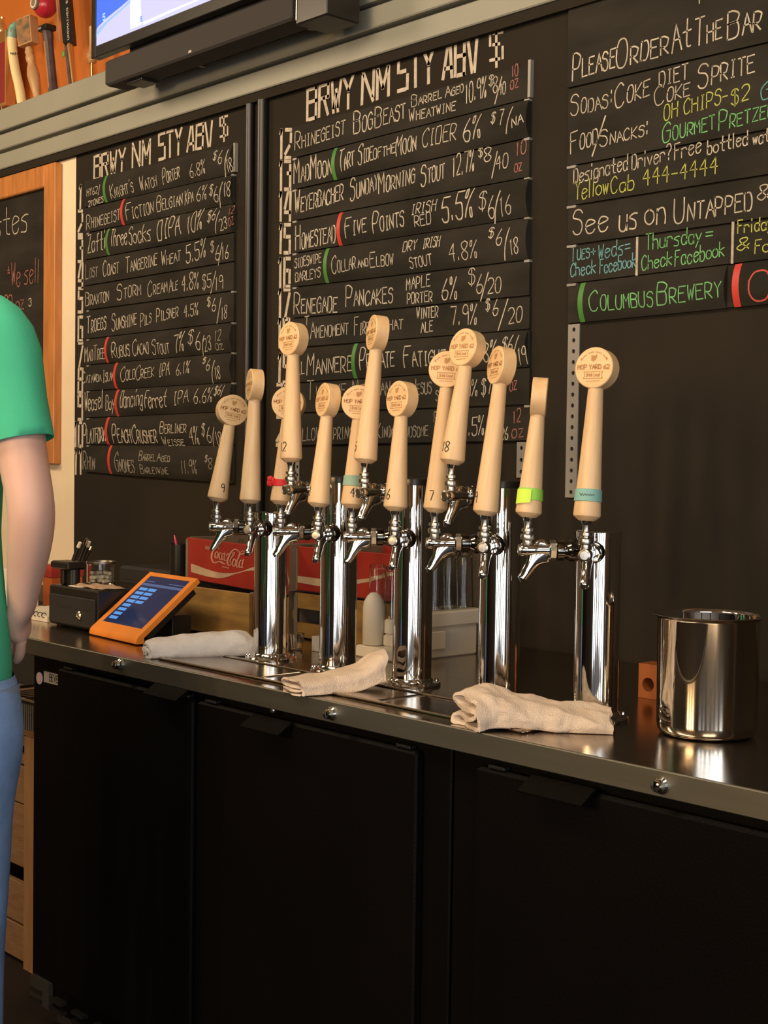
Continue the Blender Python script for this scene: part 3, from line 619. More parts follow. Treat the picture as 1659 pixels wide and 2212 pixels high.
# ================================================================ THE BAR
CT = .94; FY = 1.61                           # counter top height, front edge
XL, XR = -3.62, 1.6
ct = thing('countertop', 'long stainless steel bar top carrying the beer taps', 'bar counter', (-1.5, 2.0, CT))
obj('worktop', MB().box((XL, FY+.0046, CT-.018), (XR, WY-.004, CT), bev=.002), 'steel', ct, smooth=.3)
obj('front_lip', MB().box((XL, FY, .902), (XR, FY+.0045, CT+.0003), bev=.0015), 'lipsteel', ct, smooth=.5)
for u, v in ((259, 1435), (718, 1541), (1430, 1696)):
    p = onY(u, v, FY)
    mt = Matrix.Translation((p.x, FY, p.z)) @ Matrix.Rotation(pi/2, 4, 'X')
    obj('dome_screw', MB().lathe([(.0125, -.0005), (.0125, .003), (.0095, .006), (.009, .013), (.0075, .0165), (.004, .018), (.0001, .0182)], 24, mt), 'chrome', ct, smooth=.5)
# recessed-looking drip tray let into the top
t0, t1, ty0, ty1 = -2.50, -1.46, 1.655, 1.792
tr = thing('drip_tray', 'long shallow steel drip tray in front of the towers', 'drip tray', ((t0+t1)/2, 1.72, CT))
r = MB(); e = .011
r.box((t0, ty0, CT+.0003), (t1, ty0+e, CT+.006), bev=.002); r.box((t0, ty1-e, CT+.0003), (t1, ty1, CT+.006), bev=.002)
r.box((t0, ty0+e, CT+.0003), (t0+e, ty1-e, CT+.006), bev=.002); r.box((t1-e, ty0+e, CT+.0003), (t1, ty1-e, CT+.006), bev=.002)
obj('rim', r, 'steel', tr, smooth=.5)
obj('tray_floor', MB().box((t0+e, ty0+e, CT+.0003), (t1-e, ty1-e, CT+.0012)), M['nickel'], tr, smooth=0)
g = MB()
for k in range(3): g.box((t0+.02+k*.34, ty0+.017, CT+.0014), (t0+.33+k*.34, ty1-.017, CT+.0032), bev=.0008)
for k in range(3):
    gg = MB().box((t0+.02+k*.34, ty0+.017, CT+.0014), (t0+.335+k*.34, ty1-.017, CT+.0034), bev=.0008)
    obj('tray_insert', gg, 'steel', tr, smooth=.4)

# coolers under the bar
def cooler(x0, x1, label, doors, handles, left):
    c = thing('beer_cooler', label, 'cooler', ((x0+x1)/2, 1.97, 0))
    y = 1.637
    obj('cabinet', MB().box((x0, y, .06), (x1, 2.33, .898), bev=.004), 'cooler', c, smooth=.3)
    obj('plinth', MB().box((x0+.03, y+.05, 0), (x1-.03, 2.30, .0605)), 'blackmatt', c, smooth=0)
    ds = []
    for a, b_ in doors:
        ds.append(obj('door', MB().box((a+.003, y-.020, .13), (b_-.003, y-.0005, .884), bev=.006), 'cooler', c, smooth=.4))
        obj('door_gasket', MB().box((a+.012, y-.0075, .135), (b_-.012, y-.0003, .878)), 'blackmatt', ds[-1], smooth=0)
        for hx in (a+.03, b_-.055):
            obj('hinge', MB().box((hx, y-.019, .8845), (hx+.035, y-.004, .890), bev=.001), 'nickel' if False else 'black', ds[-1], smooth=0)
    for k, (u0, v0, u1, v1) in handles:
        a, b_ = onY(u0, v0, y-.057), onY(u1, v1, y-.057); yy = y-.020
        z = (a.z+b_.z)/2; m_ = MB(); prof = [(yy+.0003, z+.020), (yy-.004, z+.020), (yy-.032, z+.003), (yy-.037, z), (yy-.036, z-.003), (yy-.030, z-.0005), (yy+.0003, z+.014)]
        n = len(prof); vs = [(x, p[0], p[1]) for x in (a.x, b_.x) for p in prof]
        fs = [tuple(range(n)), tuple(range(2*n-1, n-1, -1))]+[(i, n+i, n+(i+1) % n, (i+1) % n) for i in range(n)]
        obj('door_handle', m_.add(vs, fs), 'cooler', ds[k], smooth=0)
        obj('lock', MB().lathe([(.006, 0), (.006, .004), (.004, .006), (.0001, .006)], 14, Matrix.Translation(((a.x+b_.x)/2, yy, z+.034)) @ Matrix.Rotation(pi/2, 4, 'X')), 'nickel', ds[k], smooth=.5)
    # louvred grille at the foot of the left end
    if left:
        gr = obj('vent_grille', MB().box((x0+.012, y-.012, .065), (x0+.10, y-.0004, .125)), 'blackmatt', c, smooth=0)
    for k in range(14):
        xx = x0+.02+k*(x1-x0-.06)/14
        obj('vent_slat', MB().box((xx, y-.017, .070), (xx+.05, y-.0005, .078) , Matrix.Identity(4)), 'black', c, smooth=0)
        obj('vent_slat', MB().box((xx, y-.017, .092), (xx+.05, y-.0005, .100)), 'black', c, smooth=0)
    return c, ds, y
c1, ds, cy = cooler(-3.005, -1.60, 'black two door bar cooler with small round badge at its top left corner', [(-2.862, -2.312), (-2.304, -1.66)],
    [(0, (308, 1492, 378, 1519)), (1, (517, 1569, 600, 1587))], True)
c2, _, _ = cooler(-1.594, .2, 'black bar cooler under the counter below the steel bucket', [(-1.53, -.66), (-.62, .17)], [(0, (1117, 1703, 1255, 1745))], False)
c3, _, _ = cooler(.21, 1.58, 'black bar cooler at the far right end of the counter outside the view', [(.25, .88), (.90, 1.54)], [], False)
# badge and label plate on the first cooler
p = onY(86, 1465, cy)
bd = obj('round_badge', MB().lathe([(.0145, 0), (.0145, .0016), (.0001, .0018)], 24, Matrix.Translation((p.x, cy, p.z)) @ Matrix.Rotation(pi/2, 4, 'X')), mat('badge_blue', (.25, .27, .36), .4), c1)
sg = MB(); pts = crom([Vector((.006, .006)), Vector((-.002, .008)), Vector((-.005, .003)), Vector((.003, 0)), Vector((.005, -.005)), Vector((-.006, -.007))])
ribbon(sg, pts, .0035, lambda a: Vector((p.x+a.x, cy-.0021, p.z+a.y))); obj('badge_mark', sg, mat('badge_coral', (.55, .18, .12), .5), bd, smooth=0)
p, q = onY(96, 1451, cy), onY(129, 1485, cy)
lp = obj('name_label', MB().box((p.x, cy-.0015, q.z+.004), (q.x, cy-.0002, p.z+.002)), mat('label_grey', (.24, .22, .20), .5), c1, smooth=0)
tx = MB(); sl, tw = strokes('BEVE', 'uc', 1); W_ = q.x-p.x
for s_ in sl: ribbon(tx, [Vector((v.x/tw*W_*.55, v.y*.016)) for v in s_], .0022, lambda a: Vector((p.x+W_*.38+a.x, cy-.0018, q.z+.010+a.y)))
obj('label_letters', tx, 'ink', lp, smooth=0)

# ---------------------------------------------------------------- beer towers
def ring_tube(mb, ang, pts, rad, n=14):       # points (r, z) in the vertical plane of a faucet
    ca, sa = math.cos(ang), math.sin(ang)
    return mb.tube([(r*ca, r*sa, z) for r, z in pts], rad, n)
TR = .038
def tower(tall, upper):
    h = .398 if tall else .318
    t = thing('beer_tower', '', 'beer tower')
    col = obj('column', MB().lathe([(TR, .004), (TR, h-.004)], 64), 'chrome', t, world=False)
    obj('cap', MB().lathe([(TR+.0012, h-.012), (TR+.0016, h-.002), (TR+.0012, h), (TR-.004, h+.0015), (.0001, h+.002)], 48), 'chrome' if not tall else 'capsteel', t, world=False, smooth=.5)
    obj('flange', MB().lathe([(.056, .0002), (.0565, .004), (.054, .007), (.0425, .0085), (.0405, .013), (TR+.0003, .015)], 48), 'chrome', t, world=False, smooth=.5)
    for k in range(4):
        a = pi/4+k*pi/2+.2
        obj('flange_bolt', MB().lathe([(.0045, .0055), (.0045, .0095), (.003, .0115), (.0001, .012)], 12, Matrix.Translation((.049*math.cos(a), .049*math.sin(a), 0))), 'chrome', t, world=False, smooth=.5)
    fs = [(math.radians(-132), .285), (math.radians(-61), .285)]
    if upper: fs.append((math.radians(-95), .372))
    for a, z in fs:
        Rm = Matrix.Rotation(a, 4, 'Z') @ Matrix.Translation((0, 0, z)) @ Matrix.Rotation(pi/2, 4, 'Y')   # local z runs outward
        f = obj('faucet', MB().lathe([(.0095, .068), (.0135, .072), (.0135, .079), (.0098, .084), (.0098, .098), (.0098, .112), (.0112, .118), (.0115, .124), (.0102, .131), (.0085, .1335), (.0001, .134)], 28, Rm), 'chrome', t, world=False, smooth=.6)
        obj('shank_collar', MB().lathe([(.0165, TR-.003), (.0185, TR+.004), (.0185, TR+.010), (.0150, TR+.016), (.0145, TR+.020), (.0175, TR+.021), (.0175, TR+.032), (.0125, TR+.034)], 30, Rm), 'darkchrome', f, world=False, smooth=.5)
        nut = MB().lathe([(.0155, .071), (.0172, .0725), (.0172, .0815), (.0155, .083)], 8, Rm); obj('coupling_nut', nut, 'chrome', f, world=False, smooth=.3)
        sp = MB()
        pts = crom([Vector((.084, .001)), Vector((.094, -.003)), Vector((.106, -.014)), Vector((.116, -.029)), Vector((.1265, -.046)), Vector((.1275, -.048))], 4)
        n = len(pts); rads = []
        for i, q in enumerate(pts):
            s_ = i/(n-1); rads.append((.0075, .009+.013*math.exp(-((s_-.20)/.24)**2)) if s_ < .75 else (.0080, .0080))
        ca, sa = math.cos(a), math.sin(a)
        sp.tube([(q.x*ca, q.x*sa, z+q.y) for q in pts], rads, 18)
        obj('spout', sp, 'chrome', f, world=False, smooth=.9)
        LM = Matrix.Translation((.120*ca, .120*sa, z))
        obj('lever', MB().lathe([(.0075, .006), (.0085, .012), (.0082, .016), (.0118, .018), (.0125, .022), (.0118, .026), (.0072, .028), (.0072, .030), (.0105, .0315), (.0105, .036), (.0065, .038), (.0062, .042), (.0078, .052), (.0085, .0545)], 26, LM), 'nickel', f, world=False, smooth=.5)
        bm = Matrix.Rotation(a, 4, 'Z') @ Matrix.Translation((.1335, 0, z)) @ Matrix.Rotation(pi/2, 4, 'Y')
        obj('front_bolt', MB().lathe([(.0098, -.002), (.0098, .0016), (.0072, .0026), (.0068, .002), (.0001, .0022)], 20, bm), 'nickel', f, world=False, smooth=.5)
    return t
TX = [-2.367, -2.146, -1.926, -1.699, -1.476]; TY = 1.857
tw_s = tower(False, False); tw_t = tower(True, True)
LT = ['short polished steel beer tower farthest left beside the orange tablet', 'tall polished beer tower second from the left with three faucets, beside the middle towel',
      'tall steel beer tower in the middle, the middle towel leaning on its base', 'tall steel beer tower second from the right behind the big towel', 'short steel beer tower farthest right holding the teal banded tap']
first = {}
for k in range(5):
    src = tw_s if k in (0, 4) else tw_t
    o = src if id(src) not in first else copy_tree(src); first[id(src)] = 1
    o.matrix_basis = Matrix.Translation((TX[k], TY, CT)); o['label'] = LT[k]; o['group'] = 'beer towers along the bar'

# ---------------------------------------------------------------- wooden tap handles
def wrapfn(cone, ang0, scale):                # 2-D (x,y) -> on the stem, angle from the front
    def f(p, lift=.0004):
        z = p.y; r = cone(z)+lift; a = ang0+p.x/r
        return (r*math.sin(a), -r*math.cos(a), z)
    return f
OHIO = [(0, 1.0), (.36, .98), (.5, .90), (.72, 1.0), (1.02, 1.16), (1.0, .62), (.84, .32), (.60, .16), (.46, -.06), (.28, .06), (.02, .16)]
LOGO = {}
def disc_logo(fy, R):
    if 'm' in LOGO: return LOGO['m']
    mb = MB(); P = lambda x, y: Vector((x*R, fy-.0003, y*R))
    def word(s_, x0, x1, y0, h, wd, md='uc'):
        sl, tw = strokes(s_, md, 2)
        for p in sl: ribbon(mb, [Vector((x0+v.x/tw*(x1-x0), y0+v.y*h)) for v in p], wd, lambda a: P(a.x, a.y))
    word('HOP YARD 62', -.84, .84, -.06, .20, .055)
    word('Drink Local', -.36, .36, -.42, .17, .03, 'lc')
    for pl in ([(-.50, -.52), (-.44, -.36), (-.50, -.20)], [(.50, -.52), (.44, -.36), (.50, -.20)], [(-.50, -.20), (.50, -.20)], [(-.50, -.52), (.50, -.52)], [(-.34, -.66), (.36, -.64)]):
        ribbon(mb, [Vector(q) for q in pl], .032, lambda a: P(a.x, a.y))
    n = len(OHIO); mb.add([P(-.16+x*.30, .30+y*.30) for x, y in OHIO], [tuple(range(n))])
    for sx in (-1, 1): mb.add([P(sx*.66+.05*math.cos(q), .42+.07*math.sin(q)) for q in [i*pi/4 for i in range(8)]], [tuple(range(8))])
    for k in range(17):
        a = math.radians(140-k*6.2)
        if k % 5 == 3: continue
        ribbon(mb, [Vector((.76*math.cos(a), .76*math.sin(a))), Vector((.76*math.cos(a-.05), .76*math.sin(a-.05)))], .045, lambda q: P(q.x, q.y))
    me = bpy.data.meshes.new('engraved_logo'); me.from_pydata([tuple(v) for v in mb.v], [], mb.f); me.materials.append(M['burn']); LOGO['m'] = me
    return me
DR, DT = .0335, .026
def handle(tk, fi, phi, disc, num, nang, label, band=None, dz=0):
    ang = math.radians((-132, -61, -95)[fi]); z = CT+(.372 if fi == 2 else .285)
    B = Vector((TX[tk]+.120*math.cos(ang), TY+.120*math.sin(ang), z+.0535))
    D = atD(*disc, depth(B)+.012)
    ax = (D-B).normalized(); Ltot = (D-B).length; Ls = Ltot-DR+.002
    view = (CAM-D); view.z = 0; view.normalize(); rt = Vector((-view.y, view.x, 0))
    if rt.dot(RIGHT) < 0: rt = -rt
    f = view*math.cos(math.radians(phi))+rt*math.sin(math.radians(phi))
    fr_ = (f-ax*f.dot(ax)).normalized(); xr = (-fr_).cross(ax)
    Mx = Matrix((xr, -fr_, ax)).transposed().to_4x4(); Mx.translation = B
    h = bpy.data.objects.new('tap_handle', None); C.objects.link(h); h.empty_display_size = .02; h.matrix_basis = Mx
    tag(h, label, 'tap handle', 'maple tap handles on the faucets')
    def cone(zz):
        t = min(1, max(0, (zz-.012)/(Ls-.012)))
        return .0222+(.0122-.0222)*t**.9
    prof = [(.006, .0), (.0135, .002), (.0215, .0085), (.0222, .012)]+[(cone(.012+(Ls-.012)*k/14), .012+(Ls-.012)*k/14) for k in range(1, 15)]
    obj('stem', MB().lathe(prof, 40), 'maple', h, world=False, smooth=.6)
    obj('ferrule', MB().lathe([(.0068, -.006), (.0088, -.001), (.0092, .001), (.006, .0015)], 20), 'chrome', h, world=False, smooth=.5)
    dm = Matrix.Translation((0, 0, Ltot)) @ Matrix.Rotation(pi/2, 4, 'X')
    d = obj('round_disc', MB().lathe([(DR-.0012, -DT/2), (DR, -DT/2+.0012), (DR, DT/2-.0012), (DR-.0012, DT/2)], 56, dm), 'maple2', h, world=False, smooth=.5)
    lg = bpy.data.objects.new('engraved_logo', disc_logo(-DT/2, DR)); C.objects.link(lg); lg.parent = d; lg.location = (0, 0, Ltot)
    if num:
        sl, tw = strokes(num, 'uc', 5); hh = .0165; wd = tw*hh*.85; mb = MB(); a0 = math.radians(nang)
        fn = wrapfn(cone, a0, 1)
        for p in sl: ribbon(mb, [Vector((v.x/tw*wd-wd/2, v.y*hh+.022)) for v in p], .0019, lambda a: fn(a))
        obj('number', mb, 'ink', h, world=False, smooth=0)
    if band:
        m_, z0, z1, extra = band
        rr = [(cone(z0)+.0005, z0), (cone(z0)+.0016, z0+.0004), (cone(z1)+.0016, z1-.0004), (cone(z1)+.0005, z1)]
        bo = obj('paper_band' if m_ != 'redcloth' else 'ribbon', MB().lathe(rr, 36, cap=False), m_, h, world=False, smooth=.6)
        if extra == 'tab':
            mb = MB(); fn = wrapfn(cone, 0, 1)
            n = 8; P_ = [(-.022+.030*i/n) for i in range(n+1)]
            vs = [fn(Vector((x-.006, z0-.006+.5*x*.2)), .0035) for x in P_]+[fn(Vector((x-.006, z1-.003)), .0035) for x in P_]+[fn(Vector((x-.006, z0-.006+.5*x*.2)), .0024) for x in P_]+[fn(Vector((x-.006, z1-.003)), .0024) for x in P_]
            q = n+1
            fs = [(i, i+1, q+i+1, q+i) for i in range(n)]+[(2*q+i+1, 2*q+i, 3*q+i, 3*q+i+1) for i in range(n)]
            fs += [(i+1, i, 2*q+i, 2*q+i+1) for i in range(n)]+[(q+i, q+i+1, 3*q+i+1, 3*q+i) for i in range(n)]+[(0, q, 3*q, 2*q), (q-1, 3*q-1, 4*q-1, 2*q-1)]
            Rz = Matrix.Rotation(math.radians(90), 4, 'Z'); mb.add([Rz @ Vector(v) for v in vs], fs)
            obj('paper_flap', mb, 'yellowpaper', bo, world=False, smooth=.8)
        if extra == 'scribble':
            mb = MB(); fn = wrapfn(cone, math.radians(20), 1)
            pl = crom([Vector((-.012+i*.0022, (z0+z1)/2+.0018*(-1)**i*(1.2-i*.06))) for i in range(12)], 3)
            ribbon(mb, pl, .0007, lambda a: fn(a, .0022)); obj('scribble', mb, 'ink', bo, world=False, smooth=0)
        if extra == 'bow':
            mb = MB(); zc = (z0+z1)/2; r_ = cone(zc)
            for k in range(9):
                a = k*2*pi/9; rr_ = .010
                c = Vector((-r_*.9-.003+.002*math.cos(a*2), -.010, zc+.002))
                e = c+Vector((rr_*math.cos(a)*.8, -.004, rr_*math.sin(a)))
                mb.tube([c, c.lerp(e, .5)+Vector((0, -.003, 0)), e], [(.0035, .005), (.005, .006), (.003, .004)], 8)
            obj('bow', mb, 'redcloth', bo, world=False, smooth=.9)
    return h
handle(0, 0, 15, (501, 887), '9', 8, 'maple tap handle number 9, farthest left, its disc facing forward')
handle(0, 1, -77, (551, 832), '10', -20, 'maple tap handle with disc nearly edge-on, second from left, beside number 9')
handle(1, 0, -12, (624, 872), '', 0, 'maple tap handle with red ribbon, behind the raised handle number 12', ('redcloth', .038, .052, 'bow'))
handle(1, 1, -66, (709, 865), '3', -5, 'maple tap handle number 3 between the handles 12 and 4, disc turned left')
handle(1, 2, -52, (634, 733), '12', 0, 'raised maple tap handle number 12 above the red ribboned one')
handle(2, 0, -10, (777, 871), '4', 8, 'maple tap handle number 4 with a sage green tape band', ('sageband', .044, .064, None))
handle(2, 1, -53, (869, 863), '16', 0, 'maple tap handle number 16 on the middle tower, low, disc turned half left')
handle(2, 2, -73, (816, 720), '5', 0, 'raised maple tap handle on the middle tower, the tallest of all')
handle(3, 0, -12, (968, 800), '7', -12, 'maple tap handle number 7 partly hidden behind handle 18')
handle(3, 1, -65, (1084, 791), '19', -8, 'maple tap handle number 19 in front of the fourth tower, disc turned left')
handle(3, 2, -45, (1010, 753), '18', 0, 'raised maple tap handle number 18, its disc in front of the disc of number 7')
handle(4, 0, -91, (1165, 858), '', 0, 'maple tap handle with neon yellow paper flap, disc seen edge-on', ('limepaper', .030, .050, 'tab'))
handle(4, 1, -26, (1290, 797), '', 0, 'maple tap handle farthest right with teal band and scribble', ('tealband', .032, .052, 'scribble'))

# ================================================================ THINGS ON THE BAR
# steel bucket
bx_, by_ = -1.278, 1.893
bk = thing('steel_bucket', 'shiny stainless steel bucket at the right end of the bar', 'bucket', (bx_, by_, CT))
obj('body', MB().lathe([(.0001, .0012), (.066, .0006), (.0745, .003), (.0785, .010), (.0795, .02), (.0815, .186), (.0835, .1895), (.0885, .191), (.0905, .1925), (.0885, .1938), (.083, .1925), (.0800, .187), (.0780, .022), (.072, .006), (.0001, .004)], 96, Matrix.Translation((bx_, by_, CT))), 'mirror', bk, smooth=.9)

# folded terry towels: a folded sheet swept along its length
def towel(label, spine, W, Hh, mt, seed, prof, side=None, warp=.004, n=46):
    """spine: list of (x, y, z lift, width factor, height factor)"""
    rnd = random.Random(seed)
    o = thing('bar_towel', label, 'towel', (spine[0][0], spine[0][1], CT), 'folded bar towels')
    pr = crom([Vector(p) for p in prof], 5); m_ = len(pr); th = .0026
    # thickness: offset both sides of the profile
    out = []
    for sgn in (1, -1):
        rng = range(m_) if sgn == 1 else range(m_-1, -1, -1)
        for i in rng:
            t = (pr[min(i+1, m_-1)]-pr[max(i-1, 0)]); t = Vector((t.x*W, t.y*Hh)).normalized()
            out.append(Vector((pr[i].x*W, pr[i].y*Hh))+Vector((-t.y, t.x))*th*sgn)
    sp = crom([Vector(q[:3]) for q in spine], max(1, n//(len(spine)-1))); wf = crom([Vector((q[3], q[4])) for q in spine], max(1, n//(len(spine)-1)))
    N = len(sp); mb = MB(); vs = []
    for k in range(N):
        t = (sp[min(k+1, N-1)]-sp[max(k-1, 0)]); t.z = 0; t.normalize(); nn = Vector((t.y, -t.x, 0))
        for q in out:
            x = q.x*wf[k].x; z = q.y*wf[k].y
            p = Vector((sp[k].x, sp[k].y, CT+sp[k].z))+nn*x+Vector((0, 0, z))
            d = noise.noise_vector(p*28+Vector((seed, 0, 0)))*warp*1.2+noise.noise_vector(p*75)*warp*.35
            dz = d.z if z > .006 else abs(d.z)*.15
            e = noise.noise(Vector((q.x*30, q.y*30, seed*3)))*.010*(1 if k < N/2 else -1)*max(0, (abs(k-N/2)/(N/2))-.8)*5
            p += Vector((d.x, d.y, dz))+t*e
            p.z = max(p.z, CT+.0006); vs.append(p)
    L = len(out)
    fs = [(k*L+i, k*L+(i+1) % L, (k+1)*L+(i+1) % L, (k+1)*L+i) for k in range(N-1) for i in range(L)]
    # end caps as strips between both sides
    for base, fl in ((0, 0), ((N-1)*L, 1)):
        for i in range(m_-1):
            f = (base+i, base+i+1, base+L-2-i, base+L-1-i); fs.append(f if not fl else f[::-1])
    mb.add(vs, fs)
    obj('folded_cloth', mb, mt, o, smooth=1.2, sub=1)
    return o
ROLL = [(.10, .30), (-.10, .35), (-.30, .42), (-.36, .55), (-.20, .66), (.15, .62), (.40, .50), (.44, .25), (.25, .10), (-.20, .08), (-.46, .14), (-.50, .50), (-.30, .90), (.10, 1.0), (.42, .82), (.50, .45), (.42, .06), (0, .0), (-.55, .0)]
STACK = [(.48, .05), (0, .04), (-.44, .06), (-.50, .20), (-.40, .32), (0, .30), (.40, .32), (.47, .45), (.38, .56), (0, .55), (-.42, .58), (-.50, .74), (-.38, .92), (0, .95), (.35, .92), (.50, .70), (.52, .40), (.56, .05)]
towel('white folded towel lying between the orange tablet and the first tower', [(-2.545, 1.655, 0, .85, .75), (-2.525, 1.70, 0, 1.0, .95), (-2.50, 1.75, 0, 1.05, 1.05), (-2.475, 1.80, 0, 1.0, 1.15), (-2.455, 1.845, .001, .92, 1.05), (-2.44, 1.868, .002, .75, .75)], .085, .045, M['towel'], 3, ROLL)
towel('cream folded towel in the middle, its raised end against a tall tower', [(-1.985, 1.605, 0, .9, .75), (-1.975, 1.66, 0, 1.0, .85), (-1.962, 1.70, 0, 1.05, .95), (-1.948, 1.735, .004, 1.02, 1.05), (-1.935, 1.762, .013, .98, 1.4), (-1.922, 1.782, .017, .9, 1.5)], .082, .036, M['towelwarm'], 8, STACK)
WAVE = [(.50, .04), (.2, .05), (-.2, .03), (-.46, .08), (-.50, .24), (-.36, .34), (-.05, .28), (.25, .36), (.44, .42), (.46, .56), (.2, .60), (-.15, .52), (-.40, .66), (-.46, .86), (-.25, 1.0), (.05, .90), (.3, .86), (.50, .62), (.56, .30), (.52, .03)]
towel('largest cream towel, bunched at its left end, before the right tower', [(-1.555, 1.622, 0, .95, 1.15), (-1.545, 1.650, .004, 1.0, 1.25), (-1.525, 1.682, .005, 1.05, 1.12), (-1.495, 1.715, .003, 1.08, .90), (-1.465, 1.745, 0, 1.12, .80), (-1.430, 1.775, 0, 1.12, .72), (-1.400, 1.800, 0, 1.05, .62)], .088, .046, M['towelwarm'], 21, WAVE, warp=.006, n=60)

# tablet on its stand
BL, BR, TRr, TL = Vector((-2.95, 1.757, .957)), Vector((-2.716, 1.741, .957)), Vector((-2.716, 1.908, 1.087)), Vector((-2.952, 1.929, 1.086))
tb = thing('tablet_till', 'orange framed tablet till leaning on its stand at the left of the bar', 'tablet', (-2.83, 1.83, CT))
nrm = (BR-BL).cross(TL-BL).normalized()
if nrm.y > 0: nrm = -nrm
def tq(u, v, h=0): return BL.lerp(BR, u).lerp(TL.lerp(TRr, u), v)+nrm*h
def tbox(mb, u0, u1, v0, v1, h0, h1):
    vs = [tq(u, v, h) for h in (h0, h1) for u, v in ((u0, v0), (u1, v0), (u1, v1), (u0, v1))]
    return mb.add(vs, [(3, 2, 1, 0), (4, 5, 6, 7), (0, 1, 5, 4), (1, 2, 6, 5), (2, 3, 7, 6), (3, 0, 4, 7)])
fb = MB(); mu, mv = .085, .06
tbox(fb, 0, mu, .02, 1, -.012, 0); tbox(fb, 1-mu, 1, .02, 1, -.012, 0); tbox(fb, mu, 1-mu, 1-mv, 1, -.012, 0); tbox(fb, mu, 1-mu, .02, .14, -.012, 0)
obj('orange_frame', fb, 'tabletorange', tb, smooth=0)
lip = MB(); pr = [(0, 0), (-.004, -.006), (-.0055, -.013), (-.004, -.0165), (.016, -.0165), (.016, 0)]
vs = [P_+Vector((0, y, z)) for P_ in (tq(0, .02), tq(1, .02)) for y, z in pr]; n = len(pr)
lip.add(vs, [tuple(range(n)), tuple(range(2*n-1, n-1, -1))]+[(i, n+i, n+(i+1) % n, (i+1) % n) for i in range(n)])
obj('orange_base', lip, 'tabletorange', tb, smooth=.8)
sc = obj('screen', tbox(MB(), mu, 1-mu, .14, 1-mv, -.010, -.0012), mat('screen_dark', (.004, .005, .01), .12, emit=(.012, .02, .055), es=1), tb, smooth=0)
btn = mat('screen_button', (.05, .14, .32), .2, emit=(.07, .22, .55), es=1.0); hdr = mat('screen_header', (.04, .06, .12), .2, emit=(.06, .10, .22), es=.8)
def sq(a, b_, c, d): return (mu+(1-2*mu)*a, mu+(1-2*mu)*b_, .14+(1-mv-.14)*c, .14+(1-mv-.14)*d)
obj('header_bar', tbox(MB(), *sq(0, 1, .80, .85), -.0011, -.0008), hdr, sc, smooth=0)
obj('status_line', tbox(MB(), *sq(0, .25, .885, .90), -.0011, -.0008), hdr, sc, smooth=0)
obj('status_line', tbox(MB(), *sq(.6, 1, .885, .90), -.0011, -.0008), hdr, sc, smooth=0)
for r_ in range(8):
    for c in range(2 if r_ < 4 else 1):
        v0 = .70-r_*.088
        obj('screen_button', tbox(MB(), *sq(.055+c*.225, .245+c*.225, v0, v0+.055), -.0011, -.0006), btn, sc, smooth=0)
st = MB(); tbox(st, .35, .96, .12, .90, -.030, -.0125); obj('tablet_back', st, 'black', tb, smooth=0)
st = MB(); a = tq(.55, .72, -.03); st.box((a.x-.05, a.y-.02, CT+.0003), (a.x+.06, a.y+.035, a.z-.03), bev=.003); obj('stand', st, 'black', tb, smooth=.4)

# cash drawer and what stands on it
dz_ = 1.044
dr = thing('cash_drawer', 'black metal cash box with round lock left of the tablet', 'cash box', (-3.08, 1.88, CT))
obj('body', MB().box((-3.199, 1.786, CT+.004), (-2.962, 1.985, dz_), bev=.004), 'black', dr, smooth=.4)
dfr = obj('drawer_front', MB().box((-3.190, 1.780, CT+.010), (-2.970, 1.7865, dz_-.022), bev=.002), 'blackmatt', dr, smooth=.4)
for x0_ in (-3.15, -3.06): obj('cheque_slot', MB().box((x0_, 1.7792, CT+.052), (x0_+.07, 1.7806, CT+.056)), 'ink', dfr, smooth=0)
p = onY(173, 1329, 1.78)
obj('lock', MB().lathe([(.0105, 0), (.0105, .004), (.007, .007), (.006, .007), (.005, .0055), (.0001, .0055)], 24, Matrix.Translation((p.x, 1.780, p.z)) @ Matrix.Rotation(pi/2, 4, 'X')), 'nickel', dfr, smooth=.5)
for x_, y_ in ((-3.17, 1.81), (-2.98, 1.81), (-3.17, 1.96), (-2.98, 1.96)): obj('rubber_foot', MB().box((x_-.012, y_-.012, CT), (x_+.012, y_+.012, CT+.0042)), 'blackmatt', dr, smooth=0)
# glass jar with white mints
jx, jy = -3.118, 1.888
jr = thing('glass_jar', 'low clear glass jar of white mints on the cash drawer', 'jar', (jx, jy, dz_))
obj('glass_wall', MB().lathe([(.034, .0005), (.036, .003), (.036, .052), (.0365, .056), (.0345, .056), (.034, .051), (.034, .005), (.0001, .004)], 40, Matrix.Translation((jx, jy, dz_))), 'glass', jr, smooth=.6)
obj('metal_rim', MB().lathe([(.0368, .054), (.0375, .056), (.0375, .0595), (.0362, .0605), (.035, .0595), (.0362, .0565)], 40, Matrix.Translation((jx, jy, dz_))), 'nickel', jr, smooth=.6)
rnd = random.Random(4)
mint = bpy.data.meshes.new('mint'); mm = MB().box((-.008, -.005, -.0045), (.008, .005, .0045), bev=.002); mint.from_pydata([tuple(v) for v in mm.v], [], mm.f); mint.materials.append(M['paper'])
for lay in range(3):
    for k in range(7 if lay < 2 else 4):
        a = k*2*pi/7+lay*.5; rr_ = .0225 if k < 6 else 0
        o = bpy.data.objects.new('mint', mint); C.objects.link(o)
        o.location = (jx+rr_*math.cos(a), jy+rr_*math.sin(a), dz_+.0098+lay*.0098); o.rotation_euler = (rnd.uniform(-.15, .15), rnd.uniform(-.15, .15), a+1.5)
        tag(o, 'white wrapped mint in the glass jar', 'mint', 'mints in the jar')
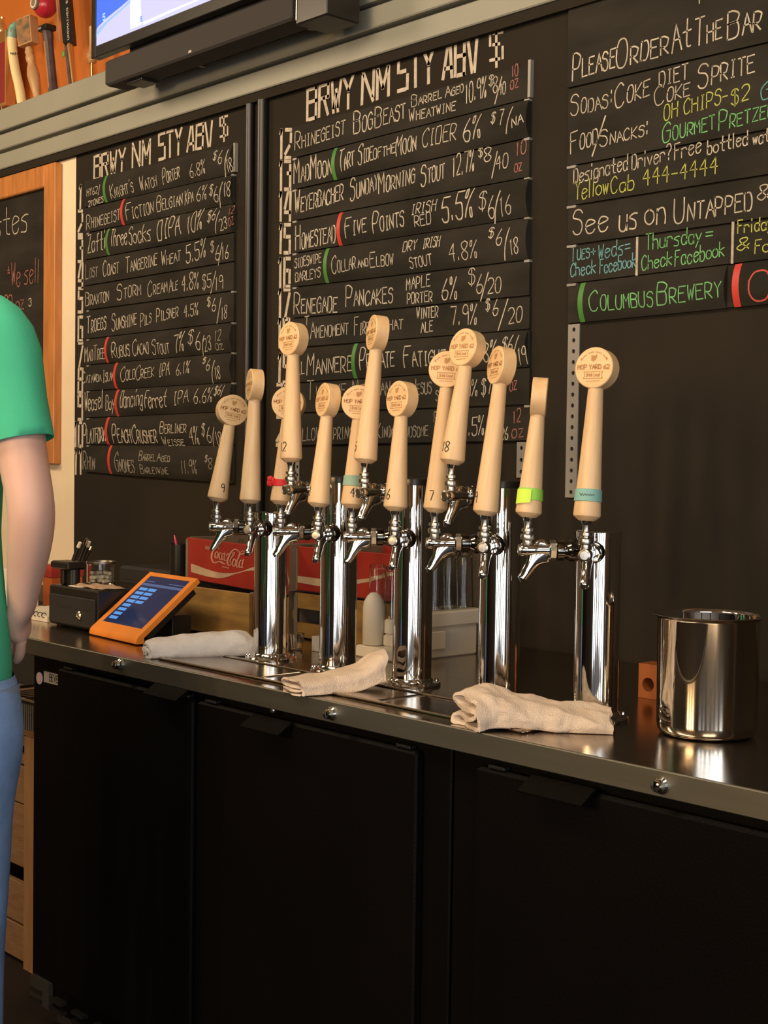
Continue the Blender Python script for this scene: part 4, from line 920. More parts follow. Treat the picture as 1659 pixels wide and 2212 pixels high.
# pen organiser
ox, oy = -3.168, 1.822
og = thing('pen_organiser', 'black plastic pen organiser on the left end of the cash drawer', 'pen holder', (ox, oy, dz_))
obj('tray', MB().box((ox-.045, oy-.026, dz_+.040), (ox+.045, oy+.026, dz_+.060), bev=.004), 'black', og, smooth=.5)
obj('pedestal', MB().box((ox-.006, oy-.02, dz_+.0003), (ox+.01, oy+.02, dz_+.0405), bev=.003), 'black', og, smooth=.5)
obj('pedestal', MB().lathe([(.016, .0003), (.016, .0402)], 24, Matrix.Translation((ox+.028, oy, dz_))), 'black', og, smooth=.5)
for k, (u0, v0, u1, v1, tip, nm) in enumerate(((158, 1207, 173, 1172, 'paper', 'cream tipped'), (170, 1208, 188, 1164, 'chrome', 'tallest silver tipped'), (177, 1209, 193, 1170, 'paper', 'white tipped'), (183, 1210, 198, 1178, 'chrome', 'shortest silver tipped'))):
    a, c = onY(u0, v0+4, oy-.018+k*.011), onY(u1, v1, oy-.018+k*.011); a.z = max(a.z, dz_+.066)
    pe = thing('marker_pen', nm+' black marker leaning out of the pen organiser', 'pen', a, 'pens in the organiser')
    m_ = a.lerp(c, .75); obj('barrel', MB().tube([a, m_], .0048, 12), 'black', pe, smooth=.5)
    obj('tip', MB().tube([m_, c], [.0050, .0042], 12), tip, pe, smooth=.5)
# receipt printer, black cup and red pen by the wall
p = onY(256, 1245, 2.24); q = onY(372, 1245, 2.24)
pt = thing('receipt_printer', 'low black box between the mint jar and the red crate', 'printer', ((p.x+q.x)/2, 2.3, CT))
obj('case', MB().box((p.x, 2.24, CT+.0003), (q.x, 2.42, onY(300, 1226, 2.24).z), bev=.008), 'blackmatt', pt, smooth=.5)
obj('lid_seam', MB().box((p.x+.02, 2.2388, CT+.07), (q.x-.02, 2.2402, CT+.073)), 'ink', pt, smooth=0)
p = onY(387, 1175, 2.22); cup = thing('black_cup', 'black straight cup holding a red pen beside the red crate', 'cup', (p.x, 2.22, CT))
ch = p.z-CT
obj('cup_wall', MB().lathe([(.022, .0004), (.0245, .003), (.026, ch), (.0235, ch), (.022, .006), (.0001, .005)], 28, Matrix.Translation((p.x, 2.22, CT))), 'black', cup, smooth=.6)
pe = thing('marker_pen', 'red pen sticking out of the black cup', 'pen', (p.x, 2.22, CT+ch)); a = Vector((p.x+.012, 2.215, CT+ch-.05)); c = onY(377, 1156, 2.215)
obj('barrel', MB().tube([a, a.lerp(c, .85)], .0042, 12), mat('magenta_plastic', (.45, .03, .10), .35), pe, smooth=.5); obj('tip', MB().tube([a.lerp(c, .85), c], [.0042, .002], 12), 'ballred', pe, smooth=.5)
# crumpled papers on the drawer edge
def crumple(name, label, c, sx, sy, h, m, seed):
    mb = MB(); N = 12; vs = []
    for j in range(N+1):
        for i in range(N+1):
            x, y = (i/N-.5)*sx, (j/N-.5)*sy
            z = h*(.45+.55*noise.noise(Vector((x*45+seed, y*45, seed))))*(1 if 0 < i < N and 0 < j < N else .35)
            vs.append((c[0]+x+.3*y, c[1]+y, c[2]+max(.0008, z)))
    q = N+1
    vs += [(v[0], v[1], v[2]-.0006) for v in vs]
    fs = [(j*q+i, j*q+i+1, (j+1)*q+i+1, (j+1)*q+i) for j in range(N) for i in range(N)]
    fs += [tuple(q*q+k for k in f[::-1]) for f in fs]
    mb.add(vs, fs); return tag(obj(name, mb, m, smooth=.5), label, 'paper')
crumple('paper_slip', 'cream paper slip on the front edge of the cash drawer by the jar', (-3.09, 1.810, dz_), .055, .03, .006, 'paper', 1)
crumple('crumpled_napkin', 'crumpled brown paper napkin on the cash drawer behind the tablet', (-3.035, 1.835, dz_), .125, .06, .014, 'kraft', 5)

# crates --------------------------------------------------------
def holed(inner, c, xa, xb, za, zb, y0, y1, Mx):
    """rectangular board with a hole (inner outline, counter-clockwise around c)"""
    q = len(inner); outer = []
    for x, z in inner:
        dx, dz = x-c[0], z-c[1]
        k = min((((xb if dx > 0 else xa)-c[0])/dx) if abs(dx) > 1e-9 else 1e9, (((zb if dz > 0 else za)-c[1])/dz) if abs(dz) > 1e-9 else 1e9)
        outer.append((c[0]+dx*k, c[1]+dz*k))
    vs = [(x, y, z) for y in (y0, y1) for P_ in (inner, outer) for x, z in P_]; fs = []
    for i in range(q):
        j = (i+1) % q
        fs += [(i, q+i, q+j, j), (2*q+j, 3*q+j, 3*q+i, 2*q+i), (j, 2*q+j, 2*q+i, i)]
        a, b_ = outer[i], outer[j]
        if abs(a[0]-b_[0]) > 1e-7 and abs(a[1]-b_[1]) > 1e-7:
            cx_ = a[0] if abs(a[0]-xa) < 1e-7 or abs(a[0]-xb) < 1e-7 else b_[0]; cz_ = a[1] if cx_ == b_[0] else b_[1]
            n = len(vs); vs += [(cx_, y0, cz_), (cx_, y1, cz_)]
            fs += [(q+i, n, q+j), (3*q+j, n+1, 3*q+i), (q+i, 3*q+i, n+1, n), (n, n+1, 3*q+j, q+j)]
        else: fs.append((q+i, 3*q+i, 3*q+j, q+j))
    return MB().add([Mx @ Vector(v) for v in vs], fs)
def crate(name, label, A, ang, L, D, z0, z1, mf, hole=None, cat='crate'):
    """open bottle crate: A front left corner, ang heading of the front face"""
    t = thing(name, label, cat, (A[0], A[1], z0)); e = Vector((math.cos(ang), math.sin(ang), 0)); nb = Vector((-e.y, e.x, 0))
    Mx = Matrix((e, nb, Vector((0, 0, 1)))).transposed().to_4x4(); Mx.translation = Vector((A[0], A[1], z0)); h = z1-z0; th = .011
    if hole is None: obj('front_board', MB().box((.0, 0, .004), (L, th, h), Mx, bev=.0015), mf, t, smooth=.4)
    else:
        x0_, x1_, w0, w1 = hole; r_ = (w1-w0)/2; N = 12; zc_ = (w0+w1)/2
        inner = [(x1_-r_+r_*math.sin(a), zc_-r_*math.cos(a)) for a in [pi*i/N for i in range(N+1)]]+[(x0_+r_-r_*math.sin(a), zc_+r_*math.cos(a)) for a in [pi*i/N for i in range(N+1)]]
        obj('front_board', holed(inner, ((x0_+x1_)/2, zc_), 0, L, .004, h, 0, th, Mx), mf, t, smooth=0)
    obj('back_board', MB().box((0, D-th, .004), (L, D, h), Mx), mf, t, smooth=0)
    obj('end_board', MB().box((.0, th+.0003, .0), (th*1.1, D-th-.0003, h+.002), Mx), 'agedwood', t, smooth=0)
    obj('end_board', MB().box((L-th*1.1, th+.0003, .0), (L, D-th-.0003, h+.002), Mx), 'agedwood', t, smooth=0)
    obj('bottom_board', MB().box((th, th+.0003, .001), (L-th, D-th, .009), Mx), 'agedwood', t, smooth=0)
    obj('corner_strap', MB().box((-.001, -.0012, .006), (.012, -.0001, h-.004), Mx), 'agedwood', t, smooth=0)
    return t, Mx, e, nb
cr1, _, _, _ = crate('bottle_crate', 'yellowed wooden crate under the red cola crate', (-2.992, 1.992), 0, .367, .30, CT+.0003, 1.053, 'tan')
ang2 = math.radians(-9)
A2 = Vector((-3.010, 2.078, 0)); cr2, Mx2, e2, n2 = crate('cola_crate', 'red bottle crate with pale script lettering and white wave, left of the first tower', A2, ang2, .385, .29, 1.0545, 1.166, 'cokered')
fp = Vector((A2.x, A2.y, 1.1)); fn_ = Vector((-n2.x, -n2.y, 0))
def on2(u, v, off=.0006): return hit(u, v, fp+fn_*off, fn_)
cq = lambda x, y: (380+x/9.217, 1140+y/9.217)
def strip(name, top, bot, m, parent, f):
    n = 24; a = crom([Vector(p) for p in top], 4); b_ = crom([Vector(p) for p in bot], 4)
    def at(pl, x):
        for p, q in zip(pl, pl[1:]):
            if p.x <= x <= q.x: return p.y+(q.y-p.y)*(x-p.x)/(q.x-p.x+1e-9)
        return pl[-1].y if x > pl[-1].x else pl[0].y
    x0_, x1_ = top[0][0], top[-1][0]; mb = MB(); vs = []
    for i in range(n+1):
        x = x0_+(x1_-x0_)*i/n; vs += [f(x, at(a, x)), f(x, at(b_, x))]
    return obj(name, mb.add(vs, [(2*i, 2*i+1, 2*i+3, 2*i+2) for i in range(n)]), m, parent, smooth=0)
fbd = [c for c in cr2.children if c.name.startswith('front_board')][0]
strip('wave_band', [(300, 715), (400, 745), (600, 820), (800, 880), (1000, 905), (1150, 900), (1300, 870), (1420, 825), (1545, 780), (1640, 755)], [(300, 880), (400, 910), (600, 965), (800, 1000), (900, 1002), (1000, 985), (1150, 932), (1300, 890), (1420, 858), (1545, 850), (1640, 860)], 'cokecream', fbd, lambda x, y: on2(*cq(x, y)))
lg = MB()
def lst(pts, w0, smooth=True):
    p = [Vector(q[:2]) for q in pts]; ws = [Vector((q[2] if len(q) > 2 else w0, 0)) for q in pts]
    if smooth: p = crom(p, 5); ws = crom(ws, 5)
    ribbon(lg, p, [w_.x for w_ in ws], lambda a: on2(*cq(a.x, a.y), .0010))
lst([(855, 430, 12), (845, 400, 16), (800, 395, 20), (750, 440, 26), (715, 530, 36), (712, 610, 34), (735, 675, 26), (775, 698, 22), (830, 680, 24), (885, 675, 30), (930, 705, 34), (990, 728, 12)], 22)
lst([(800, 600, 22), (780, 580, 26), (785, 520, 24), (815, 478, 16), (838, 500, 20), (835, 560, 26), (810, 605, 20), (795, 595, 16)], 20)
lst([(905, 510, 16), (885, 495, 18), (862, 540, 26), (862, 600, 26), (885, 630, 18), (905, 615, 12)], 20)
lst([(960, 520, 16), (935, 515, 16), (915, 565, 24), (918, 625, 24), (945, 640, 16), (962, 600, 16)], 20)
lst([(975, 500, 22), (962, 590, 24), (968, 645, 24), (1000, 655, 12)], 20)
lst([(1000, 560, 14), (1025, 525, 26), (1065, 520, 12)], 20)
lst([(1255, 475, 12), (1225, 445, 20), (1165, 432, 24), (1105, 480, 28), (1050, 580, 36), (1025, 670, 36), (1040, 735, 26), (1075, 750, 20), (1110, 715, 12)], 24)
lst([(1100, 700, 12), (1078, 660, 20), (1100, 600, 24), (1150, 545, 22), (1170, 500, 14), (1150, 490, 14), (1130, 520, 18), (1150, 550, 14)], 16)
lst([(1180, 620, 14), (1150, 630, 24), (1128, 690, 26), (1132, 750, 22), (1155, 768, 18), (1185, 730, 26), (1195, 665, 24), (1175, 622, 16)], 20)
lst([(1215, 740, 20), (1222, 680, 22), (1262, 560, 24), (1285, 520, 14), (1265, 510, 12), (1240, 600, 24), (1205, 720, 26), (1215, 780, 22), (1245, 780, 12)], 22)
lst([(1320, 650, 14), (1290, 650, 18), (1262, 710, 26), (1262, 775, 24), (1290, 790, 18), (1315, 750, 16)], 20)
lst([(1345, 630, 26), (1320, 730, 28), (1320, 795, 20), (1345, 790, 8)], 22)
lst([(1215, 450, 12), (1255, 470, 22), (1290, 520, 26), (1340, 520, 22), (1385, 465, 12)], 20)
lst([(1300, 480, 12), (1330, 455, 18), (1360, 480, 12)], 16)
lst([(925, 775, 20), (1050, 805, 20)], 20, False)
for x, y in ((595, 395), (622, 398), (648, 400), (675, 405), (702, 412)): lst([(x, y-28, 14), (x-2, y+28, 14)], 14, False)
lst([(595, 372, 12), (615, 375, 12)], 12, False); lst([(595, 420, 12), (615, 424, 12)], 12, False); lst([(648, 428, 10), (640, 448, 10)], 10, False)
obj('script_logo', lg, 'cokepink', fbd, smooth=0)
obj('corner_block', MB().box((-.018, .02, .005), (-.001, .07, .045), Mx2), 'agedwood', cr2, smooth=0)
Y3 = 2.125
hx0, hx1 = onY(631, 1328, Y3), onY(692, 1328, Y3)
X3 = -2.618; cz0, cz1 = onY(640, 1344, Y3).z-CT, onY(640, 1313, Y3).z-CT
cr3, _, _, _ = crate('bottle_crate', 'worn wooden crate with an oval hand hole between two towers', (X3, Y3), 0, .36, .29, CT+.0003, 1.050, 'tan', hole=(hx0.x-X3, hx1.x-X3+.03, max(.03, cz0), cz1))
cr4, _, _, _ = crate('cola_crate', 'second red crate on the hand hole crate, seen between the towers', (X3, Y3), 0, .36, .29, 1.0525, 1.163, 'cokered')
fb4 = [c for c in cr4.children if c.name.startswith('front_board')][0]
strip('wave_band', [(610, 1240), (660, 1246), (690, 1250), (740, 1254), (790, 1250), (850, 1240)], [(610, 1253), (660, 1261), (690, 1266), (740, 1266), (790, 1258), (850, 1246)], 'cokecream', fb4, lambda x, y: onY(x, y, Y3-.0008))

# white plastic caddies and glasses between the towers
def rack(name, label, boxes, m='whiteplastic'):
    a = boxes[0]; t = thing(name, label, 'caddy', ((a[1][0]+a[2][0])/2, (a[1][1]+a[2][1])/2, CT))
    for nm, lo, hi in boxes: obj(nm, MB().box(lo, hi, bev=.003), m, t, smooth=.4)
    return t
yq = 2.03; xa, xb, xm = onY(768, 1400, yq).x, onY(848, 1400, yq).x, onY(805, 1400, yq).x
rack('napkin_caddy', 'stepped white plastic caddy between the second and middle towers', [('base', (xa, yq, CT+.0003), (xb, yq+.085, CT+.026)), ('back_block', (xm, yq+.03, CT+.0262), (xb, yq+.085, CT+.052)), ('upper_shelf', (xm-.004, yq+.036, CT+.0522), (xb, yq+.085, CT+.085))])
p = onY(789, 1380, yq); rr_ = .024; hT = onY(789, 1281, yq).z-(CT+.027)
dsn = thing('white_bottle', 'white round-shouldered plastic bottle on the stepped caddy', 'bottle', (p.x-.002, yq+.0265, CT+.0265))
obj('bottle_body', MB().lathe([(.022, .0003), (.0245, .003), (.0245, hT*.72), (.022, hT*.84), (.015, hT*.94), (.008, hT)], 32, Matrix.Translation((p.x-.002, yq+.0265, CT+.0265))), mat('milky_plastic', (.70, .66, .58), .45), dsn, smooth=.9)
wb = rack('glass_caddy', 'white plastic caddy under the upturned glasses by the fourth tower', [('body', (-2.222, 2.115, CT+.0003), (-2.150, 2.275, CT+.070)), ('top_tray', (-2.228, 2.105, CT+.0702), (-2.138, 2.285, CT+.103)), ('front_block', (-2.1495, 2.118, CT+.02), (-2.138, 2.165, CT+.062))])
GP = [(.0001, .0005), (.0165, .0005), (.0178, .004), (.0192, .05), (.0215, .118), (.0228, .1255), (.0212, .126), (.0200, .118), (.0176, .05), (.0160, .012), (.0001, .010)]
def glass(x, y, z, label, k=1.0, up=False, grp='upturned beer glasses between the towers'):
    pr = [(r*k, h*k) for r, h in GP]; Mt = Matrix.Translation((x, y, z)) @ (Matrix.Identity(4) if up else Matrix.Translation((0, 0, .1262*k)) @ Matrix.Rotation(pi, 4, 'X'))
    return tag(obj('beer_glass', MB().lathe(pr, 32, Mt, cap=False), 'glass', smooth=.8), label, 'glass', grp)
for k in range(4):
    glass(-2.186+(.004 if k % 2 else 0), 2.128+k*.0455, CT+.1035, ['upturned clear glass on the white caddy, nearest the middle tower', 'upturned clear glass on the white caddy, second from the middle tower', 'upturned clear glass on the white caddy, third from the middle tower', 'upturned clear glass on the white caddy, nearest the fourth tower'][k])
glass(onY(812, 1300, 2.09).x, 2.0925, CT+.0855, 'upturned clear glass on the stepped caddy, left of two', .92)
glass(onY(842, 1300, 2.09).x+.006, 2.0925, CT+.0855, 'upturned clear glass on the stepped caddy, right of two', .92)
glass(onY(650, 1170, 2.19).x, 2.19, 1.062, 'clear glass standing inside the second red crate, only its rim showing', .85, True)
glass(onY(524, 1160, 2.13).x, 2.14, 1.0635, 'clear glass standing inside the cola crate behind the first tower', .82, True)
p = onZ(640, 1403, CT)
tag(obj('plastic_cup', MB().lathe([(.0125, .0004), (.0135, .002), (.0185, .036), (.0193, .037), (.0175, .037), (.0122, .004), (.0001, .003)], 28, Matrix.Translation((p.x, p.y, CT))), 'glass', smooth=.7), 'tiny clear plastic cup on the bar behind the first tower', 'cup')
p = onZ(684, 1408, CT)
ck = thing('white_carton', 'small white carton on the bar behind the second tower', 'box', (p.x, p.y+.02, CT)); obj('carton', MB().box((p.x-.018, p.y, CT+.0003), (p.x+.018, p.y+.04, CT+.034), bev=.001), 'paper', ck, smooth=.3)
# orange bracket and brown tray near the bucket
p = onY(1380, 1432, 2.09); q = onZ(1380, 1510, CT); bw = .095
ob = thing('orange_block', 'small orange block with a round hole behind the bucket', 'block', (p.x+.04, 2.1, CT))
cxh = onY(1400, 1479, 2.09); hh = p.z-CT; N = 24; r_ = .013; cx_, cz_ = cxh.x-p.x, cxh.z-CT
inn = [(cx_+r_*math.cos(2*pi*i/N), cz_+r_*math.sin(2*pi*i/N)) for i in range(N)]
obj('block_body', holed(inn, (cx_, cz_), 0, bw, .0003, hh, 0, .04, Matrix.Translation((p.x, 2.09, CT))), 'orangeplastic', ob, smooth=0)
obj('dark_plug', MB().box((p.x+cx_-.02, 2.1302, CT+.02), (p.x+cx_+.02, 2.134, CT+.065)), 'ink', ob, smooth=0)
p = onZ(1636, 1445, CT)
bt = thing('brown_carton', 'brown carton half hidden right of the bucket', 'box', (p.x+.1, p.y+.08, CT)); hc = onY(1650, 1368, p.y).z
obj('carton', MB().box((p.x, p.y, CT+.0003), (p.x+.22, p.y+.12, hc), bev=.002), mat('dark_brown_card', (.07, .03, .018), .6), bt, smooth=.3)
obj('carton_edge', MB().box((p.x+.002, p.y-.001, hc-.008), (p.x+.22, p.y-.0001, hc-.001)), mat('pinkish_tape', (.40, .16, .12), .6), bt, smooth=0)
# left of the drawer: notebook, boxes
p = onZ(70, 1352, CT)
nb = thing('spiral_notebook', 'white spiral notebook on the bar left of the cash drawer', 'notebook', (-3.36, 1.88, CT))
obj('pages', MB().box((-3.47, 1.80, CT+.0003), (-3.235, 1.96, CT+.016), bev=.001), 'paper', nb, smooth=0)
for k in range(11):
    mb = MB(); x_ = -3.46+k*.021; mb.tube([(x_, 1.80+.007*math.cos(a)-.001, CT+.018+.006*math.sin(a)) for a in [i*pi/4 for i in range(7)]], .0012, 6); obj('wire_ring', mb, 'darkchrome', nb, smooth=.6)
bo = thing('orange_carton', 'orange and red carton behind the arm, left of the cash drawer', 'box', (-3.55, 2.05, CT)); obj('carton', MB().box((-3.62, 2.0, CT+.0003), (onY(112, 1250, 2.0).x, 2.10, CT+.085), bev=.001), mat('orange_card', (.55, .13, .03), .5), bo, smooth=0)
obj('red_lid', MB().box((-3.622, 1.998, CT+.0852), (onY(112, 1250, 2.0).x+.002, 2.102, CT+.12)), mat('red_card', (.42, .04, .03), .5), bo, smooth=0)
bo = thing('white_box', 'white box on the bar at the left edge behind the arm', 'box', (-3.8, 1.9, CT)); obj('carton', MB().box((-3.60, 1.83, CT+.0003), (onY(13, 1250, 1.83).x, 1.93, CT+.12), bev=.002), 'paper', bo, smooth=0)

# ================================================================ ABOVE: television, sound bar, shelf of tap handles
tvd = thing('television', 'wall mounted black television tuned to a sports match above the trim', 'television', (-3.35, 2.30, 2.60))
ty = 2.27; x0_, x1_, z0_, z1_ = -3.826, -2.86, 2.605, 3.155
bz = .030
bm_ = MB(); bm_.box((x0_, ty, z0_), (x0_+bz*.8, ty+.03, z1_), bev=.002); bm_.box((x1_-bz*.8, ty, z0_), (x1_, ty+.03, z1_), bev=.002); bm_.box((x0_+bz*.8, ty, z0_), (x1_-bz*.8, ty+.03, z0_+bz*1.15), bev=.002); bm_.box((x0_+bz*.8, ty, z1_-bz), (x1_-bz*.8, ty+.03, z1_), bev=.002)
obj('bezel', bm_, 'black', tvd, smooth=.3)
obj('back_shell', MB().box((x0_+.03, ty+.0305, z0_+.03), (x1_-.03, ty+.065, z1_-.03), bev=.01), 'black', tvd, smooth=.4)
obj('lower_shroud', MB().box((-3.66, ty+.035, 2.58), (-2.9, ty+.075, 2.64)), 'black', tvd, smooth=0)
obj('wall_mount', MB().box((-3.6, ty+.0655, 2.75), (-3.1, 2.5595, 3.0)), 'black', tvd, smooth=0)
# the picture: ice rink, boards and an advert, drawn as flat areas on the lit screen
def em(n, c, s_=1.0): return mat(n, (.02, .02, .02), .3, emit=c, es=s_)
sx0, sx1, sz0, sz1 = x0_+bz*.8, x1_-bz*.8, z0_+bz*1.15, z1_-bz
scr = obj('screen', MB().box((sx0, ty+.004, sz0), (sx1, ty+.012, sz1)), em('screen_rink', (.62, .60, .84), 1.05), tvd, smooth=0)
def area2(nm, pts, m, k): obj(nm, MB().add([(onY(u, v, ty+.004).x, ty+.0038-k*.0003, onY(u, v, ty+.004).z) for u, v in pts], [tuple(range(len(pts)))]), m, scr, smooth=0)
area2('blue_boards', [(206, 70), (212, 58), (232, 38), (262, 14), (278, 0), (290, -30), (202, -30), (203, 0)], em('screen_blue', (.05, .16, .80), 1.1), 1)
area2('light_line', [(207, 74), (213, 62), (234, 42), (263, 18), (281, 0), (284, 4), (262, 24), (234, 48), (208, 80)], em('screen_lightblue', (.32, .50, .98), 1.1), 2)
area2('white_post', [(282, 63), (281, -20), (303, -20), (306, 54)], em('screen_white', (.72, .86, 1.0), 1.2), 2)
for (u, v, h_) in ((221, 30, 14), (302, 36, 10)):
    a = onY(u, v, ty); hz = a.z-onY(u, v+h_, ty).z; mb = MB(); sl, tw_ = strokes('5', 'uc', 1)
    for p_ in sl: ribbon(mb, [Vector((q.x/tw_*hz*.6, q.y*hz)) for q in p_], .0045, lambda q: Vector((a.x+q.x, ty+.0028, a.z-hz+q.y)))
    obj('advert_digit', mb, em('screen_digit%d' % u, (.5, .75, 1) if u == 221 else (.2, .35, .8)), scr, smooth=0)
area2('bright_edge', [(310, 54), (380, 22), (432, 0), (420, 0), (372, 20), (308, 48)], em('screen_pale', (.72, .74, 1.0), 1.2), 1)
# sound bar and speaker
sb = thing('sound_bar', 'long dark grey sound bar hanging under the television', 'sound bar', (-3.25, 2.3, 2.5))
obj('bar_body', MB().box((-3.712, 2.25, 2.496), (-2.812, 2.335, 2.572), bev=.006), mat('charcoal_grille', (.028, .024, .021), .75, bump=.3, bscale=500), sb, smooth=.5)
obj('foot', MB().box((-3.62, 2.27, 2.487), (-3.54, 2.33, 2.4962), bev=.002), 'black', sb, smooth=.4)
p = onY(411, 112, 2.25); obj('badge', MB().box((p.x-.007, 2.2485, p.z-.003), (p.x+.007, 2.2499, p.z+.004)), 'nickel', sb, smooth=0)
for x_ in (-3.68, -3.4, -2.9): obj('bracket', MB().box((x_-.008, 2.3355, 2.52), (x_+.008, 2.3995, 2.56)), 'nickel', sb, smooth=0)
spk = thing('speaker_box', 'square black box mounted at the right end of the sound bar', 'speaker', (-2.73, 2.3, 2.5))
obj('box_body', MB().box((-2.795, 2.25, 2.478), (-2.672, 2.36, 2.66), bev=.004), 'black', spk, smooth=.4)
obj('front_seam', MB().box((-2.793, 2.2485, 2.49), (-2.789, 2.2499, 2.65)), 'nickel', spk, smooth=0)
obj('bracket', MB().box((-2.75, 2.3605, 2.55), (-2.72, 2.3995, 2.58)), 'black', spk, smooth=0)

SZ, SY = 2.622, 2.475                         # the ledge on top of the trim
def at2(u, v, y=SY): return onY(u, v, y)
def dtap(label, u, y=SY): 
    p = at2(u, 150, y); return thing('display_tap_handle', label, 'tap handle', (p.x, y, SZ), 'old tap handles on the ledge'), p.x
def X(u, v=150, y=SY): return at2(u, v, y).x
def Zp(u, v, y=SY): return at2(u, v, y).z
# 1 olive box shaped handle with upright lettering, at the very left edge
t, x = dtap('yellow green box shaped tap handle with lettering at the left edge', 4)
xl, xr = X(-14, 150), X(23, 150)
obj('body', MB().box((xl, SY-.022, SZ+.035), (xr, SY+.022, Zp(0, 75)), bev=.003), 'copper', t, smooth=.4)
obj('label_panel', MB().box((xl+.004, SY-.0235, SZ+.05), (X(8), SY-.0222, Zp(5, 95))), 'olive', t, smooth=0)
obj('red_panel', MB().box((X(10), SY-.0235, SZ+.05), (xr-.003, SY-.0222, Zp(5, 100))), 'darkred', t, smooth=0)
mb = MB(); zz = SZ+.07
for i, ch in enumerate('ANDERSON'[::-1]):
    for st_ in G[ch]:
        sm = st_[0] == '~'; q = st_[1:] if sm else st_; pts = [Vector((int(q[k])/4.5*.016, (int(q[k+1])-2)/7*.022)) for k in range(0, len(q)-1, 2)]
        if sm: pts = crom(pts, 3)
        ribbon(mb, pts, .003, lambda a: Vector((X(4)-.016+a.y, SY-.0238, zz+.016-a.x)))
    zz += .0215
obj('lettering', mb, 'ink', t, smooth=0)
obj('neck', MB().lathe([(.006, 0), (.006, .036)], 16, Matrix.Translation(((xl+xr)/2, SY, SZ))), 'chrome', t, smooth=.5)
obj('top_knob', MB().lathe([(.014, 0), (.018, .02), (.012, .035), (.006, .05), (.009, .06), (.0001, .066)], 20, Matrix.Translation(((xl+xr)/2, SY, Zp(0, 75)))), 'copper', t, smooth=.7)
# 2 ivory surf-board shaped handle with teal top
t, x = dtap('pale yellow curved tap handle with teal print on top', 45)
path = [(49, 236), (42, 190), (33, 150), (28, 115), (26, 88), (28, 65), (33, 54)]; pp = [at2(u, v) for u, v in path]; pp = crom(pp, 4)
body = [p_ for p_ in pp if p_.z < Zp(28, 80)]; top = [p_ for p_ in pp if p_.z >= Zp(28, 84)]
obj('curved_body', MB().tube([Vector((body[0].x, SY, SZ+.0005))]+[b_ for b_ in body if b_.z > SZ+.01], (.0185, .014), 20), 'ivory', t, smooth=.8)
obj('teal_top', MB().tube(top+[top[-1]+Vector((0, 0, .012))], [(.0187, .0142)]*(len(top)-1)+[(.015, .012), (.004, .004)], 20), 'teal', t, smooth=.8)
p = at2(29, 68); obj('orange_mark', MB().sphere((p.x, SY-.014, p.z), .006, 10, 6, (1, .3, 1)), 'orangeplastic', t, smooth=.8)
mb = MB()
for k in range(4): p = at2(31+k*5, 117); mb.box((p.x-.005, SY-.0150, p.z-.004), (p.x+.003, SY-.0138, p.z+.003))
obj('small_print', mb, 'ink', t, smooth=0, kind='stuff')
# 3 turned handle with tilted picture block
t, x = dtap('turned wooden tap handle carrying a square picture block', 78)
b0, b1 = at2(84, 203), at2(62, 104); b0.z = SZ+.001; d_ = b1-b0; Lh = d_.length; q_ = d_.to_track_quat('Z', 'Y').to_matrix().to_4x4(); Mt = Matrix.Translation(b0) @ q_
prof = [(.010, 0), (.012, .04), (.011, .07), (.016, .10), (.013, .13), (.014, .2), (.0205, .42), (.0225, .55), (.0185, .66), (.0125, .74), (.0165, .78), (.0175, .84), (.014, .88), (.0165, .93), (.012, 1)]
obj('turned_grip', MB().lathe([(r, z*Lh) for r, z in prof], 24, Mt), 'turned', t, smooth=.8)
c = at2(66, 66); Mb = Matrix.Translation((at2(60, 70).x, SY, c.z)) @ Matrix.Rotation(math.radians(14), 4, 'Z') @ Matrix.Rotation(math.radians(-7), 4, 'Y')
blk = obj('picture_block', MB().box((-.036, -.020, -.050), (.036, .020, .050), Mb, bev=.002), 'turned', t, smooth=.4)
obj('picture', MB().box((-.032, -.0215, -.045), (.032, -.0202, .045), Mb), mat('dark_picture', (.10, .08, .05), .5, scale=40, col2=(.35, .17, .06)), blk, smooth=0)
# 4 red ball on dark carved handle
t, x = dtap('dark carved tap handle topped by a glossy red ball', 118)
c = at2(97, 12); b0 = at2(118, 190); b0.z = SZ+.001; nk = at2(103, 62)
obj('red_ball', MB().sphere((c.x, SY, c.z), .043, 28, 18), 'ballred', t, smooth=1)
Ms = Matrix.Translation((c.x, SY, c.z)) @ Matrix.Rotation(math.radians(2), 4, 'Z') @ Matrix.Translation((0, -.037, 0)) @ Matrix.Rotation(pi/2, 4, 'X')
sd = obj('round_badge', MB().lathe([(.024, 0), (.024, .008), (.018, .009), (.0001, .009)], 24, Ms), 'agedwood', t, smooth=.4)
obj('badge_ring', MB().lathe([(.019, .0085), (.019, .0105), (.014, .0105), (.014, .0085)], 24, Ms, cap=False), 'paper', sd, smooth=.4)
obj('collar', MB().box((nk.x-.030, SY-.022, nk.z-.010), (nk.x+.026, SY+.02, nk.z+.010), bev=.002), 'black', t, smooth=.4)
obj('collar_label', MB().box((nk.x-.028, SY-.0232, nk.z-.004), (nk.x-.006, SY-.0222, nk.z+.004)), 'galv', t, smooth=0)
obj('carved_grip', MB().tube([b0, b0.lerp(nk, .12), b0.lerp(nk, .2), b0.lerp(nk, .8), b0.lerp(nk, .88), nk-Vector((0, 0, .0102))], [(.022, .018), (.021, .018), (.016, .014), (.016, .014), (.020, .018), (.020, .018)], 8), 'darkwood', t, smooth=.4)
fp_ = b0.lerp(nk, .15); fq = b0.lerp(nk, .82)
obj('orange_inlay', MB().tube([fp_+Vector((-.008, -.0125, 0)), fq+Vector((-.008, -.0125, 0))], (.0035, .006), 8), mat('inlay_orange', (.40, .16, .06), .6), t, smooth=.5)
